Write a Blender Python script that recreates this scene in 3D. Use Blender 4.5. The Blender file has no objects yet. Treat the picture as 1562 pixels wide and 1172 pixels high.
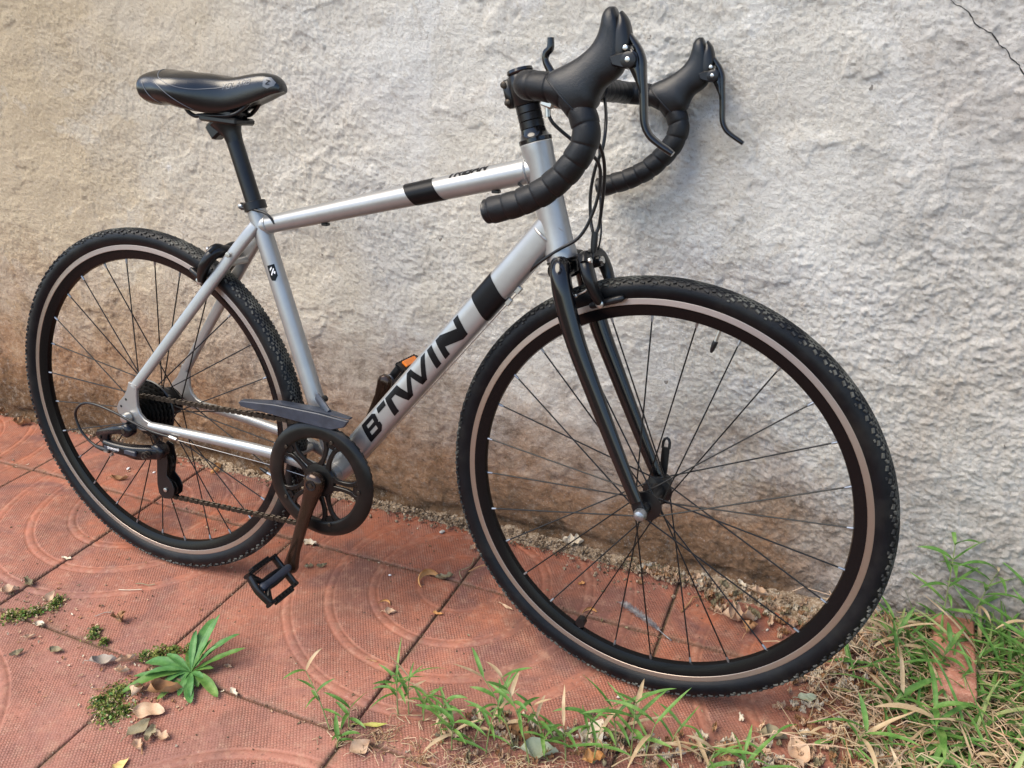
import bpy, bmesh, math, random
import numpy as np
from mathutils import Vector, Matrix, Quaternion
PI=math.pi
scene=bpy.context.scene
# ------------------------------------------------------------------ camera
YAW,PITCH,ROLL=0.4100,-0.4272,-0.0197
cam_d=bpy.data.cameras.new('camera'); cam=bpy.data.objects.new('camera',cam_d)
scene.collection.objects.link(cam); scene.camera=cam
cam_d.sensor_width=36; cam_d.sensor_fit='HORIZONTAL'; cam_d.lens=36*1232.85/1562
cam_d.clip_start=.02; cam_d.clip_end=400
cam.matrix_world=Matrix.Translation((0.8854,-1.2179,1.0291))@(Matrix.Rotation(YAW,4,'Z')@Matrix.Rotation(PI/2+PITCH,4,'X')@Matrix.Rotation(ROLL,4,'Z'))
# ------------------------------------------------------------------ sky, sun, exposure
SUN=Vector((-.48,-.50,1.00)).normalized()
world=bpy.data.worlds.new('World'); scene.world=world; world.use_nodes=True
wn=world.node_tree; bg=wn.nodes['Background']
sky=wn.nodes.new('ShaderNodeTexSky'); sky.sky_type='NISHITA'; sky.sun_disc=False
sky.sun_elevation=math.asin(SUN.z); sky.sun_rotation=math.atan2(SUN.x,SUN.y)
sky.air_density=1.0; sky.dust_density=0.8; sky.ozone_density=1.0
wn.links.new(sky.outputs[0],bg.inputs[0]); bg.inputs[1].default_value=0.15
sd=bpy.data.lights.new('sun','SUN'); sun=bpy.data.objects.new('sun',sd); scene.collection.objects.link(sun)
sd.energy=2.5; sd.angle=math.radians(44); sd.color=(1,.88,.70)
sun.rotation_euler=SUN.to_track_quat('Z','Y').to_euler(); sun.location=(-2,-3,5)
scene.view_settings.view_transform='Standard'; scene.view_settings.look='None'
scene.view_settings.exposure=1.13; scene.view_settings.gamma=1; scene.view_settings.use_curve_mapping=False
scene.render.engine='CYCLES'
scene.cycles.max_bounces=8
C=scene.collection
# ------------------------------------------------------------------ helpers
V=lambda *a: Vector(a)
def tag(o,label=None,cat=None,group=None,kind=None):
    if label:o['label']=label
    if cat:o['category']=cat
    if group:o['group']=group
    if kind:o['kind']=kind
    return o
def cr(pts,k=6):
    P=[list(p) for p in pts]; out=[]
    n=len(P)
    for i in range(n-1):
        p0=P[max(i-1,0)];p1=P[i];p2=P[i+1];p3=P[min(i+2,n-1)]
        for j in range(k):
            t=j/k; out.append([.5*((2*b)+(-a+c)*t+(2*a-5*b+4*c-d)*t*t+(-a+3*b-3*c+d)*t**3) for a,b,c,d in zip(p0,p1,p2,p3)])
    out.append(P[-1]); return out
class G:
    def __init__(s): s.v=[];s.f=[];s.m=[];s.cur=0
    def add(s,vs,fs):
        b=len(s.v); s.v+= [tuple(x) for x in vs]; s.f+=[tuple(b+i for i in f) for f in fs]; s.m+=[s.cur]*len(fs); return s
    def rings(s,R,closed_ends=True,loop=False):
        n=len(R[0]); vs=[p for r in R for p in r]; fs=[]
        L=len(R)
        for i in range(L if loop else L-1):
            a=i*n;b=((i+1)%L)*n
            for j in range(n): fs.append((a+j,a+(j+1)%n,b+(j+1)%n,b+j))
        if closed_ends and not loop: fs.append(tuple(range(n)));fs.append(tuple((L-1)*n+j for j in range(n-1,-1,-1)))
        return s.add(vs,fs)
    def sweep(s,path,rad,n=12,side=(0,1,0),sq=2.0,cap=True,endround=False):
        """path of xyz points, rad scalar / (a,b) / list; a along side, b across it"""
        P=[Vector(p[:3]) for p in path]; N=len(P)
        if isinstance(rad,(int,float)): rad=[rad]*N
        elif isinstance(rad,tuple): rad=[rad]*N
        elif len(rad)!=N:
            idx=np.linspace(0,len(rad)-1,N); rad=[tuple(np.interp(i,range(len(rad)),[ (r[q] if isinstance(r,tuple) else r) for r in rad]) for q in (0,1)) for i in idx]
        S0=Vector(side).normalized(); R=[]; last=None
        for i in range(N):
            t=(P[min(i+1,N-1)]-P[max(i-1,0)]).normalized()
            a=S0-t*S0.dot(t)
            if a.length<.25 and last is not None: a=last-t*last.dot(t)
            if a.length<1e-4: a=t.orthogonal()
            a.normalize(); last=a; b=t.cross(a)
            ra=rad[i]; ra=(ra,ra) if not isinstance(ra,tuple) else ra
            ring=[]
            for j in range(n):
                th=2*PI*j/n; c,d=math.cos(th),math.sin(th)
                if sq!=2: c=math.copysign(abs(c)**(2/sq),c); d=math.copysign(abs(d)**(2/sq),d)
                ring.append(P[i]+a*(c*ra[0])+b*(d*ra[1]))
            R.append(ring)
        if endround:
            for e,sg in ((0,-1),(-1,1)):
                c=P[e]; t=(P[e]-P[1 if e==0 else -2]).normalized(); r0=rad[e]; r0=r0[0] if isinstance(r0,tuple) else r0
                new=[]
                for q in (35,65,82):
                    k=math.cos(math.radians(q));h=math.sin(math.radians(q))*r0*.9
                    new.append([c+(v-c)*k+t*h for v in R[e]])
                if e==0: R=new[::-1]+R
                else: R=R+new
        return s.rings(R,cap)
    def lathe(s,prof,c=(0,0,0),n=32,closed=False,axis=None):
        """profile (y,r) spun about the y axis (or 'axis') through c"""
        c=Vector(c); ax=Vector(axis or (0,1,0)).normalized()
        u=ax.orthogonal() if axis else Vector((1,0,0)); u.normalize(); w=ax.cross(u)
        R=[[c+ax*y+(u*math.cos(2*PI*j/n)+w*math.sin(2*PI*j/n))*max(r,1e-5) for j in range(n)] for y,r in prof]
        return s.rings(R,closed_ends=not closed,loop=closed)
    def box(s,c,e,R=None,bev=0):
        c=Vector(c); R=R or Matrix.Identity(3); hx,hy,hz=e[0]/2,e[1]/2,e[2]/2
        if bev:
            ring=lambda z,k:[c+R@Vector((x,y,z)) for x,y in ((-hx+k,-hy),(hx-k,-hy),(hx,-hy+k),(hx,hy-k),(hx-k,hy),(-hx+k,hy),(-hx,hy-k),(-hx,-hy+k))]
            def rr(z,ins,k):
                return [c+R@Vector((x,y,z)) for x,y in ((-hx+k,-hy+ins),(hx-k,-hy+ins),(hx-ins,-hy+k),(hx-ins,hy-k),(hx-k,hy-ins),(-hx+k,hy-ins),(-hx+ins,hy-k),(-hx+ins,-hy+k))]
            b=bev
            return s.rings([rr(-hz,b,b*1.6),rr(-hz+b,0,b),rr(hz-b,0,b),rr(hz,b,b*1.6)])
        vs=[c+R@Vector((x,y,z)) for z in (-hz,hz) for x,y in ((-hx,-hy),(hx,-hy),(hx,hy),(-hx,hy))]
        return s.add(vs,[(0,1,2,3)[::-1],(4,5,6,7),(0,1,5,4),(1,2,6,5),(2,3,7,6),(3,0,4,7)])
    def loft(s,st,n=20,y0=0,sq=2.0):
        """stations (upx,upz,lowx,lowz,halfwidth) at lateral y0"""
        R=[]
        for ux,uz,lx,lz,w in st:
            c=Vector(((ux+lx)/2,y0,(uz+lz)/2)); h=Vector(((ux-lx)/2,0,(uz-lz)/2)); r=[]
            for j in range(n):
                th=2*PI*j/n;a,b=math.cos(th),math.sin(th)
                if sq!=2: a=math.copysign(abs(a)**(2/sq),a); b=math.copysign(abs(b)**(2/sq),b)
                r.append(c+h*a+Vector((0,w*b,0)))
            R.append(r)
        return s.rings(R)
    def prism(s,poly,y0,y1,bev=0):
        n=len(poly)
        if bev:
            cx=sum(p[0] for p in poly)/n; cz=sum(p[1] for p in poly)/n
            def ins(k):
                out=[]
                for i,(x,z) in enumerate(poly):
                    a=Vector(poly[i-1]);b=Vector((x,z));c=Vector(poly[(i+1)%n])
                    d1=(b-a).normalized();d2=(c-b).normalized(); nn=Vector((-(d1.y+d2.y),d1.x+d2.x))
                    if nn.length<1e-6: nn=Vector((0,0))
                    else: nn.normalize()
                    out.append((x+nn.x*k,z+nn.y*k))
                return out
            ar=sum(poly[i-1][0]*poly[i][1]-poly[i][0]*poly[i-1][1] for i in range(n)); k=bev if ar>0 else -bev
            sg=1 if y1>y0 else -1
            I=ins(k)
            return s.rings([[(x,y0,z) for x,z in I],[(x,y0+sg*bev,z) for x,z in poly],[(x,y1-sg*bev,z) for x,z in poly],[(x,y1,z) for x,z in I]])
        return s.rings([[(x,y0,z) for x,z in poly],[(x,y1,z) for x,z in poly]])
    def ball(s,c,r,n=10,sc=(1,1,1)):
        c=Vector(c); R=[]
        for i in range(1,n//2+1):
            ph=PI*i/(n//2+1); R.append([c+Vector((math.cos(2*PI*j/n)*math.sin(ph)*r*sc[0],math.sin(2*PI*j/n)*math.sin(ph)*r*sc[1],math.cos(ph)*r*sc[2])) for j in range(n)])
        return s.rings(R)
    def mesh(s,name,mats,angle=40,recalc=True):
        me=bpy.data.meshes.new(name); me.from_pydata(s.v,[],s.f)
        if not isinstance(mats,(list,tuple)): mats=[mats]
        for m in mats: me.materials.append(m)
        if len(mats)>1: me.polygons.foreach_set('material_index',s.m)
        if recalc:
            bm=bmesh.new(); bm.from_mesh(me); bmesh.ops.recalc_face_normals(bm,faces=bm.faces); bm.to_mesh(me); bm.free()
        me.polygons.foreach_set('use_smooth',[True]*len(me.polygons))
        me.set_sharp_from_angle(angle=math.radians(angle)); me.update()
        return me
def link(name,me,parent=None,mat=None):
    o=bpy.data.objects.new(name,me); C.objects.link(o)
    if parent is not None: o.parent=parent
    if mat is not None:
        if parent is not None: o.matrix_parent_inverse=Matrix.Identity(4)
        o.matrix_local=mat
    return o
# ------------------------------------------------------------------ materials
class NT:
    def __init__(s,name):
        s.m=bpy.data.materials.new(name); s.m.use_nodes=True; s.t=s.m.node_tree; s.b=s.t.nodes['Principled BSDF']
    def n(s,typ,**kw):
        nd=s.t.nodes.new(typ)
        for k,v in kw.items():
            if k.startswith('i_'):
                key=k[2:]; key=int(key) if key.isdigit() else key.replace('_',' ')
                if isinstance(v,bpy.types.NodeSocket): s.t.links.new(v,nd.inputs[key])
                else: nd.inputs[key].default_value=v
            else: setattr(nd,k,v)
        return nd
    def l(s,a,b): s.t.links.new(a,b)
    def math(s,op,a,b=0,c=0):
        nd=s.t.nodes.new('ShaderNodeMath'); nd.operation=op
        for i,v in enumerate((a,b,c)):
            if isinstance(v,bpy.types.NodeSocket): s.l(v,nd.inputs[i])
            else: nd.inputs[i].default_value=v
        return nd.outputs[0]
    def noise(s,vec,scale,detail=4,rough=.55,out=0,dist=0):
        nd=s.n('ShaderNodeTexNoise'); nd.inputs['Scale'].default_value=scale; nd.inputs['Detail'].default_value=detail; nd.inputs['Roughness'].default_value=rough; nd.inputs['Distortion'].default_value=dist
        if vec is not None: s.l(vec,nd.inputs['Vector'])
        return nd.outputs[out]
    def ramp(s,fac,stops):
        nd=s.t.nodes.new('ShaderNodeValToRGB'); s.l(fac,nd.inputs[0]); e=nd.color_ramp.elements
        while len(e)<len(stops): e.new(.5)
        for k,(p,c) in enumerate(stops):
            e[k].position=p; e[k].color=(c,c,c,1) if isinstance(c,(int,float)) else (*c,1)
        return nd.outputs[0]
    def mix(s,f,a,b,mode='MIX'):
        nd=s.t.nodes.new('ShaderNodeMix'); nd.data_type='RGBA'; nd.blend_type=mode
        for k,v in ((0,f),(6,a),(7,b)):
            if isinstance(v,bpy.types.NodeSocket): s.l(v,nd.inputs[k])
            elif k==0: nd.inputs[0].default_value=v
            else: nd.inputs[k].default_value=(*v,1)
        return nd.outputs[2]
    def bump(s,h,strength,dist,prev=None):
        nd=s.t.nodes.new('ShaderNodeBump'); s.l(h,nd.inputs['Height']); nd.inputs['Strength'].default_value=strength; nd.inputs['Distance'].default_value=dist
        if prev is not None: s.l(prev,nd.inputs['Normal'])
        return nd.outputs[0]
def simple(name,col,rough=.5,metal=0,coat=0,spec=.5,noise=0,nscale=40,bump=0,bscale=200,dust=None,dustf=.3,coatr=.1):
    T=NT(name); b=T.b; b.inputs['Roughness'].default_value=rough; b.inputs['Metallic'].default_value=metal
    b.inputs['Coat Weight'].default_value=coat; b.inputs['Coat Roughness'].default_value=coatr; b.inputs['Specular IOR Level'].default_value=spec
    tc=T.n('ShaderNodeTexCoord').outputs['Object']; c=None
    b.inputs['Base Color'].default_value=(*col,1)
    if noise or dust:
        f=T.noise(tc,nscale,5,.6)
        c=T.mix(T.ramp(f,[(.3,0),(.7,1)]),tuple(x*(1-noise) for x in col),tuple(min(1,x*(1+noise)) for x in col))
        if dust:
            f2=T.noise(tc,nscale*.35,6,.65); m=T.ramp(f2,[(.45,0),(.75,dustf)]); c=T.mix(m,c,dust)
            T.l(T.math('ADD',rough,T.math('MULTIPLY',m,.3)),b.inputs['Roughness'])
        T.l(c,b.inputs['Base Color'])
    if bump: T.l(T.bump(T.noise(tc,bscale,3,.6),bump,.001),b.inputs['Normal'])
    return T.m
M={}
M['silver']=simple('silver_paint',(.33,.333,.33),.36,.62,.25,.5,.06,25,coatr=.14,dust=(.26,.19,.13),dustf=.16)
M['black_gloss']=simple('black_gloss_paint',(.004,.004,.005),.15,0,.25,.4,coatr=.05)
M['black_satin']=simple('black_satin_alloy',(.005,.005,.006),.30,.1,0,.4,.2,60,dust=(.10,.085,.06),dustf=.06)
M['bronze']=simple('worn_black_crank_alloy',(.030,.016,.010),.22,.6,.2,.5,.25,30,dust=(.09,.065,.045),dustf=.10)
M['rubber']=simple('tyre_rubber',(.003,.0035,.005),.40,0,0,.20,.3,60,.25,500,dust=(.08,.075,.06),dustf=.12)
M['tread']=simple('tread_rubber',(.010,.011,.012),.62,0,0,.35,.3,60,.3,500,dust=(.20,.20,.17),dustf=.75)
M['tape']=simple('bar_tape',(.003,.0035,.005),.42,0,0,.35,.25,120,.5,900)
M['hood']=simple('hood_rubber',(.003,.004,.006),.30,0,0,.42,.3,60,.5,900,dust=(.10,.09,.08),dustf=.10)
M['plastic']=simple('black_plastic',(.006,.006,.007),.34,0,0,.4,.2,80,.1,600)
M['rimblack']=simple('black_anodised_rim',(.003,.003,.0035),.22,0,0,.2)
M['spoke']=simple('black_spoke',(.005,.005,.005),.40,.0,0,.3)
M['bolt']=simple('bright_bolt',(.50,.50,.48),.32,.95)
M['chainm']=simple('oily_chain_steel',(.045,.035,.026),.42,.7,0,.5,.5,150,.3,600)
M['cassette']=simple('dark_sprocket_steel',(.010,.009,.008),.4,.5,0,.4,.3,90)
M['wire']=simple('steel_cable',(.35,.34,.32),.35,.9)
M['ring']=simple('black_ring_plastic',(.004,.004,.004),.30,0,0,.28,.2,60,dust=(.10,.07,.05),dustf=.08)
M['mech']=simple('mech_black',(.004,.004,.006),.26,0,.1,.35,.3,90,dust=(.09,.07,.05),dustf=.12)
M['nut']=simple('grey_nut_steel',(.30,.31,.33),.34,.9,0,.5,.2,200)
M['orange']=simple('orange_reflector',(.75,.20,.02),.2,0,.5)
M['guardm']=simple('slate_blue_plastic',(.022,.028,.042),.40,0,0,.45,.25,60,.15,400,dust=(.12,.12,.13),dustf=.15)
M['decal']=simple('black_decal',(.003,.003,.004),.35,0,0,.2)
M['white']=simple('white_print',(.75,.75,.75),.4)
M['greyprint']=simple('grey_print',(.12,.13,.145),.35)
M['saddle']=simple('saddle_vinyl',(.002,.003,.005),.24,0,.12,.6,.1,200,.12,1800,coatr=.18)
M['deepblack']=simple('black_hole',(.003,.003,.003),.7)
T=NT('brake_track_alloy'); tc=T.n('ShaderNodeTexCoord').outputs['Object']
sx=T.n('ShaderNodeSeparateXYZ',i_0=tc); rr=T.math('POWER',T.math('ADD',T.math('MULTIPLY',sx.outputs[0],sx.outputs[0]),T.math('MULTIPLY',sx.outputs[2],sx.outputs[2])),.5)
w=T.math('SINE',T.math('MULTIPLY',rr,5200)); T.b.inputs['Metallic'].default_value=.9; T.b.inputs['Roughness'].default_value=.36
T.l(T.mix(T.ramp(w,[(.35,0),(.9,1)]),(.40,.33,.28),(.29,.24,.20)),T.b.inputs['Base Color']); T.l(T.bump(w,.3,.0004),T.b.inputs['Normal']); M['track']=T.m
# plaster wall
def wall_mat():
    T=NT('rough_plaster'); b=T.b; b.inputs['Roughness'].default_value=.93; b.inputs['Specular IOR Level'].default_value=.15
    tc=T.n('ShaderNodeTexCoord').outputs['Object']; s=T.n('ShaderNodeSeparateXYZ',i_0=tc); x,z=s.outputs[0],s.outputs[2]
    big=T.noise(tc,1.6,4,.6); med=T.noise(tc,7,6,.62); fine=T.noise(tc,55,6,.65); grain=T.noise(tc,230,4,.75)
    c=T.mix(T.ramp(med,[(.35,0),(.65,1)]),(.735,.72,.68),(.84,.83,.79))
    c=T.mix(T.ramp(big,[(.44,0),(.62,.7)]),c,(.74,.67,.53))           # cream patches
    # ochre tan to the left: dirt stain, with light falloff put into the colour
    lf=T.math('MULTIPLY',T.math('SUBTRACT',.15,x),.85); lf=T.math('ADD',lf,T.math('MULTIPLY',T.math('SUBTRACT',med,.5),.8))
    c=T.mix(T.ramp(lf,[(.0,.05),(.8,.85)]),c,(.50,.39,.24))
    pp_=T.noise(tc,2.7,9,.68,dist=.3); c=T.mix(T.ramp(pp_,[(.50,0),(.525,.42)]),c,(.62,.575,.49)); c=T.mix(T.ramp(pp_,[(.60,0),(.612,.5)]),c,(.80,.79,.77))
    # damp soil stain plus skylight falloff painted in: height falls from left to right
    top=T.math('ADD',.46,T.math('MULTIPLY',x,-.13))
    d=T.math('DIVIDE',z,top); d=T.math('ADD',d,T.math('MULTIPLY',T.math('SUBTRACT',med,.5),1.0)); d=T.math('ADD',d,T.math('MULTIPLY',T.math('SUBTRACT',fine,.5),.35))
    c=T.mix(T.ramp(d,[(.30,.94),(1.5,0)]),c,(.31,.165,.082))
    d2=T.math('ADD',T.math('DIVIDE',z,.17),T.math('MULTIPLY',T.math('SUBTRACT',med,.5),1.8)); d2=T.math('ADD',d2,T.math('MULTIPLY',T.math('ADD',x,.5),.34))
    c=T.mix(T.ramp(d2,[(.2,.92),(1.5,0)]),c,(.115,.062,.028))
    # dark algae blotches close to the paving
    al=T.noise(tc,18,5,.65,dist=.5); c=T.mix(T.math('MULTIPLY',T.ramp(al,[(.5,0),(.62,.75)]),T.ramp(T.math('ADD',z,T.math('MULTIPLY',big,.06)),[(.07,1),(.17,0)])),c,(.05,.035,.022))
    # grey lime bloom low on the right
    gr=T.math('MULTIPLY',T.ramp(x,[(.85,0),(1.05,1)]),.75)
    c=T.mix(gr,c,T.mix(T.ramp(med,[(.3,0),(.7,1)]),(.46,.43,.39),(.74,.72,.69)))
    st=T.noise(tc,3.3,3,.5,dist=.6); c=T.mix(T.ramp(st,[(.62,0),(.75,.30)]),c,(.50,.37,.27))
    # sand grains and pits holding dirt
    mot=T.noise(tc,26,7,.75,dist=.4); c=T.mix(T.math('MULTIPLY',T.ramp(mot,[(.50,0),(.66,.7)]),T.ramp(d,[(.5,1),(1.5,.12)])),c,(.10,.062,.035)); c=T.mix(T.math('MULTIPLY',T.ramp(mot,[(.34,.32),(.46,0)]),T.ramp(d,[(.5,1),(1.6,.3)])),c,(.60,.47,.34))
    c=T.mix(T.ramp(fine,[(.28,.5),(.46,0)]),c,(.38,.32,.26)); c=T.mix(T.ramp(grain,[(.28,.65),(.45,0)]),c,(.20,.165,.13))
    c=T.mix(T.ramp(grain,[(.58,0),(.75,.45)]),c,(.80,.78,.74))
    wv=T.n('ShaderNodeVectorMath'); wv.operation='ADD'; T.l(tc,wv.inputs[0]); wn_=T.n('ShaderNodeTexNoise'); wn_.inputs['Scale'].default_value=120; T.l(tc,wn_.inputs['Vector'])
    ws=T.n('ShaderNodeVectorMath'); ws.operation='SCALE'; T.l(wn_.outputs['Color'],ws.inputs[0]); ws.inputs['Scale'].default_value=.010; T.l(ws.outputs[0],wv.inputs[1])
    vo=T.n('ShaderNodeTexVoronoi',i_Scale=13.0); T.l(wv.outputs[0],vo.inputs['Vector'])
    sp=T.math('MULTIPLY',T.math('LESS_THAN',vo.outputs['Distance'],.040),T.math('GREATER_THAN',med,.47)); T.l(T.mix(T.math('MULTIPLY',sp,.7),c,(.09,.07,.05)),b.inputs['Base Color'])
    n1=T.noise(tc,150,8,.82); n2=T.noise(tc,520,3,.7)
    nb=T.bump(n1,1.0,.0062); nb=T.bump(n2,1.0,.0013,nb); T.l(nb,b.inputs['Normal'])
    return T.m
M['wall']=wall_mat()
def tile_mat():
    T=NT('red_cement_tile'); b=T.b; b.inputs['Roughness'].default_value=.72; b.inputs['Specular IOR Level'].default_value=.3
    tc=T.n('ShaderNodeTexCoord'); o=tc.outputs['Object']; s=T.n('ShaderNodeSeparateXYZ',i_0=o); x,y=s.outputs[0],s.outputs[1]
    geo=T.n('ShaderNodeNewGeometry').outputs['Position']; oi=T.n('ShaderNodeObjectInfo').outputs['Random']
    r=T.math('POWER',T.math('ADD',T.math('MULTIPLY',x,x),T.math('MULTIPLY',y,y)),.5)
    # embossed lozenges, absent inside the ring bands
    P=PI/.0050
    ca,sa=math.cos(.6),math.sin(.6)
    u=T.math('ADD',T.math('MULTIPLY',x,ca*P),T.math('MULTIPLY',y,sa*P)); v=T.math('ADD',T.math('MULTIPLY',x,-sa*P),T.math('MULTIPLY',y,ca*P))
    wob=T.math('MULTIPLY',T.noise(geo,90,2,.5),1.6)
    dm=T.math('MULTIPLY',T.math('SINE',T.math('ADD',u,wob)),T.math('SINE',T.math('ADD',v,wob))); dm=T.math('ABSOLUTE',dm)
    mask=None
    for r0 in (.085,.165,.25,.33):
        wd=.006 if r0<.1 else .0115
        k=T.math('GREATER_THAN',T.math('ABSOLUTE',T.math('SUBTRACT',r,r0+(0 if r0<.1 else .008))),wd)
        mask=k if mask is None else T.math('MULTIPLY',mask,k)
    wear=T.ramp(T.noise(geo,9,5,.6),[(.35,.25),(.6,1)])
    dmk=T.math('MULTIPLY',T.math('MULTIPLY',dm,mask),wear)
    big=T.noise(geo,2.6,5,.6); med=T.noise(geo,14,6,.65); fine=T.noise(geo,130,5,.7)
    base=T.mix(T.ramp(big,[(.36,0),(.64,1)]),(.30,.092,.040),(.34,.135,.082))
    base=T.mix(T.ramp(oi,[(0,0),(1,.35)]),base,(.36,.13,.09))
    base=T.mix(T.ramp(med,[(.43,0),(.62,.85)]),base,(.22,.085,.055))
    pu=T.noise(geo,5.5,4,.6,dist=.8); base=T.mix(T.ramp(pu,[(.50,0),(.63,.75)]),base,(.13,.065,.06))   # violet-black soot stains
    pk=T.math('MULTIPLY',T.ramp(T.math('MULTIPLY',T.n('ShaderNodeSeparateXYZ',i_0=geo).outputs[1],-1.0),[(.1,0),(.5,.6)]),1.0)
    base=T.mix(pk,base,(.34,.165,.13))
    g3=T.noise(geo,3.4,8,.72,dist=.5); base=T.mix(T.ramp(g3,[(.50,0),(.60,.5)]),base,(.15,.075,.055)); base=T.mix(T.ramp(g3,[(.33,.35),(.42,0)]),base,(.40,.22,.17))
    gt=T.noise(geo,40,5,.7); base=T.mix(T.ramp(gt,[(.50,0),(.70,.55)]),base,(.40,.235,.165))           # dusty bloom
    dirt=T.math('MULTIPLY',T.math('SUBTRACT',1,dm),mask)
    base=T.mix(T.math('MULTIPLY',T.math('MULTIPLY',T.ramp(dirt,[(.45,0),(.95,.75)]),wear),T.ramp(gt,[(.35,.5),(.6,1)])),base,(.15,.07,.055))
    base=T.mix(T.ramp(fine,[(.28,.7),(.45,0)]),base,(.10,.045,.035)); base=T.mix(T.ramp(fine,[(.60,0),(.75,.5)]),base,(.62,.42,.34))
    P_=T.n('ShaderNodeSeparateXYZ',i_0=geo)
    def edge(c_,o_):
        m_=T.math('FRACT',T.math('DIVIDE',T.math('SUBTRACT',c_,o_-20*.405),.405)); return T.math('MINIMUM',m_,T.math('SUBTRACT',1,m_))
    ed=T.math('MULTIPLY',T.math('MINIMUM',edge(P_.outputs[0],.2627),edge(P_.outputs[1],-.0627)),.405)
    en=T.math('DIVIDE',ed,T.math('MAXIMUM',.001,T.math('MULTIPLY',T.math('SUBTRACT',T.noise(geo,24,5,.7),.38),.075)))
    base=T.mix(T.ramp(en,[(.30,.60),(1.0,0)]),base,(.15,.09,.06))
    vo=T.n('ShaderNodeTexVoronoi',i_Scale=22.0); T.l(geo,vo.inputs['Vector']); base=T.mix(T.math('MULTIPLY',T.math('LESS_THAN',vo.outputs['Distance'],.06),.7),base,(.08,.05,.04))
    T.l(base,b.inputs['Base Color'])
    nb=T.bump(dmk,1.0,.0012); nb=T.bump(fine,.8,.0012,nb); nb=T.bump(med,.4,.002,nb); T.l(nb,b.inputs['Normal'])
    return T.m
M['tile']=tile_mat()
def soil_mat(name,a,bc,cc):
    T=NT(name); b=T.b; b.inputs['Roughness'].default_value=.95; b.inputs['Specular IOR Level'].default_value=.1
    g=T.n('ShaderNodeNewGeometry').outputs['Position']; n1=T.noise(g,30,6,.7); n2=T.noise(g,240,4,.7)
    c=T.mix(T.ramp(n1,[(.35,0),(.65,1)]),a,bc); c=T.mix(T.ramp(n2,[(.5,0),(.7,.8)]),c,cc); T.l(c,b.inputs['Base Color'])
    T.l(T.bump(n2,.9,.002),b.inputs['Normal']); return T.m
M['soil']=soil_mat('joint_soil',(.07,.048,.03),(.13,.09,.06),(.26,.19,.13))
M['debris']=soil_mat('mortar_debris',(.15,.105,.065),(.32,.24,.165),(.55,.47,.37))
def varmat(name,cols,rough=.6,sub=0,scale=30,vein=False,trans=0):
    T=NT(name); b=T.b; b.inputs['Roughness'].default_value=rough; b.inputs['Specular IOR Level'].default_value=.3
    g=T.n('ShaderNodeNewGeometry').outputs['Position']; n=T.noise(g,scale,5,.6)
    k=len(cols); c=T.ramp(n,[(.25+.5*i/(k-1),cc) for i,cc in enumerate(cols)]); T.l(c,b.inputs['Base Color'])
    if trans:
        tr=T.n('ShaderNodeBsdfTranslucent'); T.l(c,tr.inputs[0]); mx=T.n('ShaderNodeMixShader'); mx.inputs[0].default_value=trans
        T.l(b.outputs[0],mx.inputs[1]);T.l(tr.outputs[0],mx.inputs[2]); T.l(mx.outputs[0],T.t.nodes['Material Output'].inputs[0])
    T.l(T.bump(T.noise(g,300,3,.6),.3,.001),b.inputs['Normal'])
    return T.m
M['green']=varmat('grass_green',[(.04,.10,.022),(.10,.22,.045),(.24,.36,.11)],.5,scale=40,trans=.25)
M['bluegreen']=varmat('rosette_green',[(.04,.13,.04),(.085,.22,.06),(.15,.31,.105)],.45,scale=55,trans=.2)
M['palegreen']=varmat('stem_green',[(.16,.22,.08),(.26,.32,.12),(.32,.30,.16)],.55,scale=30,trans=.2)
M['straw']=varmat('dry_straw',[(.26,.17,.09),(.43,.32,.19),(.58,.47,.32)],.7,scale=30,trans=.15)
M['moss']=varmat('moss_green',[(.06,.075,.015),(.15,.18,.035),(.34,.32,.10)],.8,scale=60,trans=.1)
LM={'tan':[(.40,.25,.16),(.52,.36,.24),(.58,.43,.30)],'brown':[(.16,.08,.04),(.32,.17,.08),(.42,.27,.15)],'orange':[(.42,.19,.06),(.55,.28,.10),(.60,.36,.17)],
 'olive':[(.13,.12,.07),(.24,.20,.12),(.30,.27,.18)],'pale':[(.50,.42,.30),(.60,.52,.40),(.66,.60,.48)],'grey':[(.24,.21,.17),(.36,.31,.26),(.42,.38,.33)],'yellow':[(.60,.38,.12),(.66,.48,.20),(.62,.36,.12)],'sage':[(.25,.30,.20),(.34,.38,.27),(.40,.42,.30)],'yellowgreen':[(.24,.30,.06),(.42,.40,.10),(.55,.45,.15)]}
for k,v in LM.items(): M['leaf_'+k]=varmat('leaf_'+k,v,.62,scale=45,trans=.08)
M['brick']=soil_mat('red_brick',(.33,.13,.085),(.42,.20,.14),(.50,.30,.22))
M['pebble']=varmat('pebble_stone',[(.28,.25,.21),(.42,.38,.33),(.6,.57,.52)],.8,scale=90)
# ------------------------------------------------------------------ numpy noise
def pnoise(x,y,seed=0):
    xi=np.floor(x).astype(np.int64); yi=np.floor(y).astype(np.int64); xf=x-xi; yf=y-yi
    def grad(ix,iy,dx,dy):
        h=(ix*374761393+iy*668265263+seed*1442695041)&0xffffffff; h=((h^(h>>13))*1274126177)&0xffffffff; h=h^(h>>16)
        a=(h&1023)/1023.0*2*np.pi; return np.cos(a)*dx+np.sin(a)*dy
    u=xf**3*(xf*(xf*6-15)+10); v=yf**3*(yf*(yf*6-15)+10)
    a=grad(xi,yi,xf,yf);b=grad(xi+1,yi,xf-1,yf);c=grad(xi,yi+1,xf,yf-1);d=grad(xi+1,yi+1,xf-1,yf-1)
    return (a+(b-a)*u)+((c+(d-c)*u)-(a+(b-a)*u))*v
def fbm(x,y,oct=4,seed=0,g=.5):
    s=0;a=1;
    for i in range(oct): s=s+a*pnoise(x*2**i,y*2**i,seed+i*17); a*=g
    return s
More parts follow.
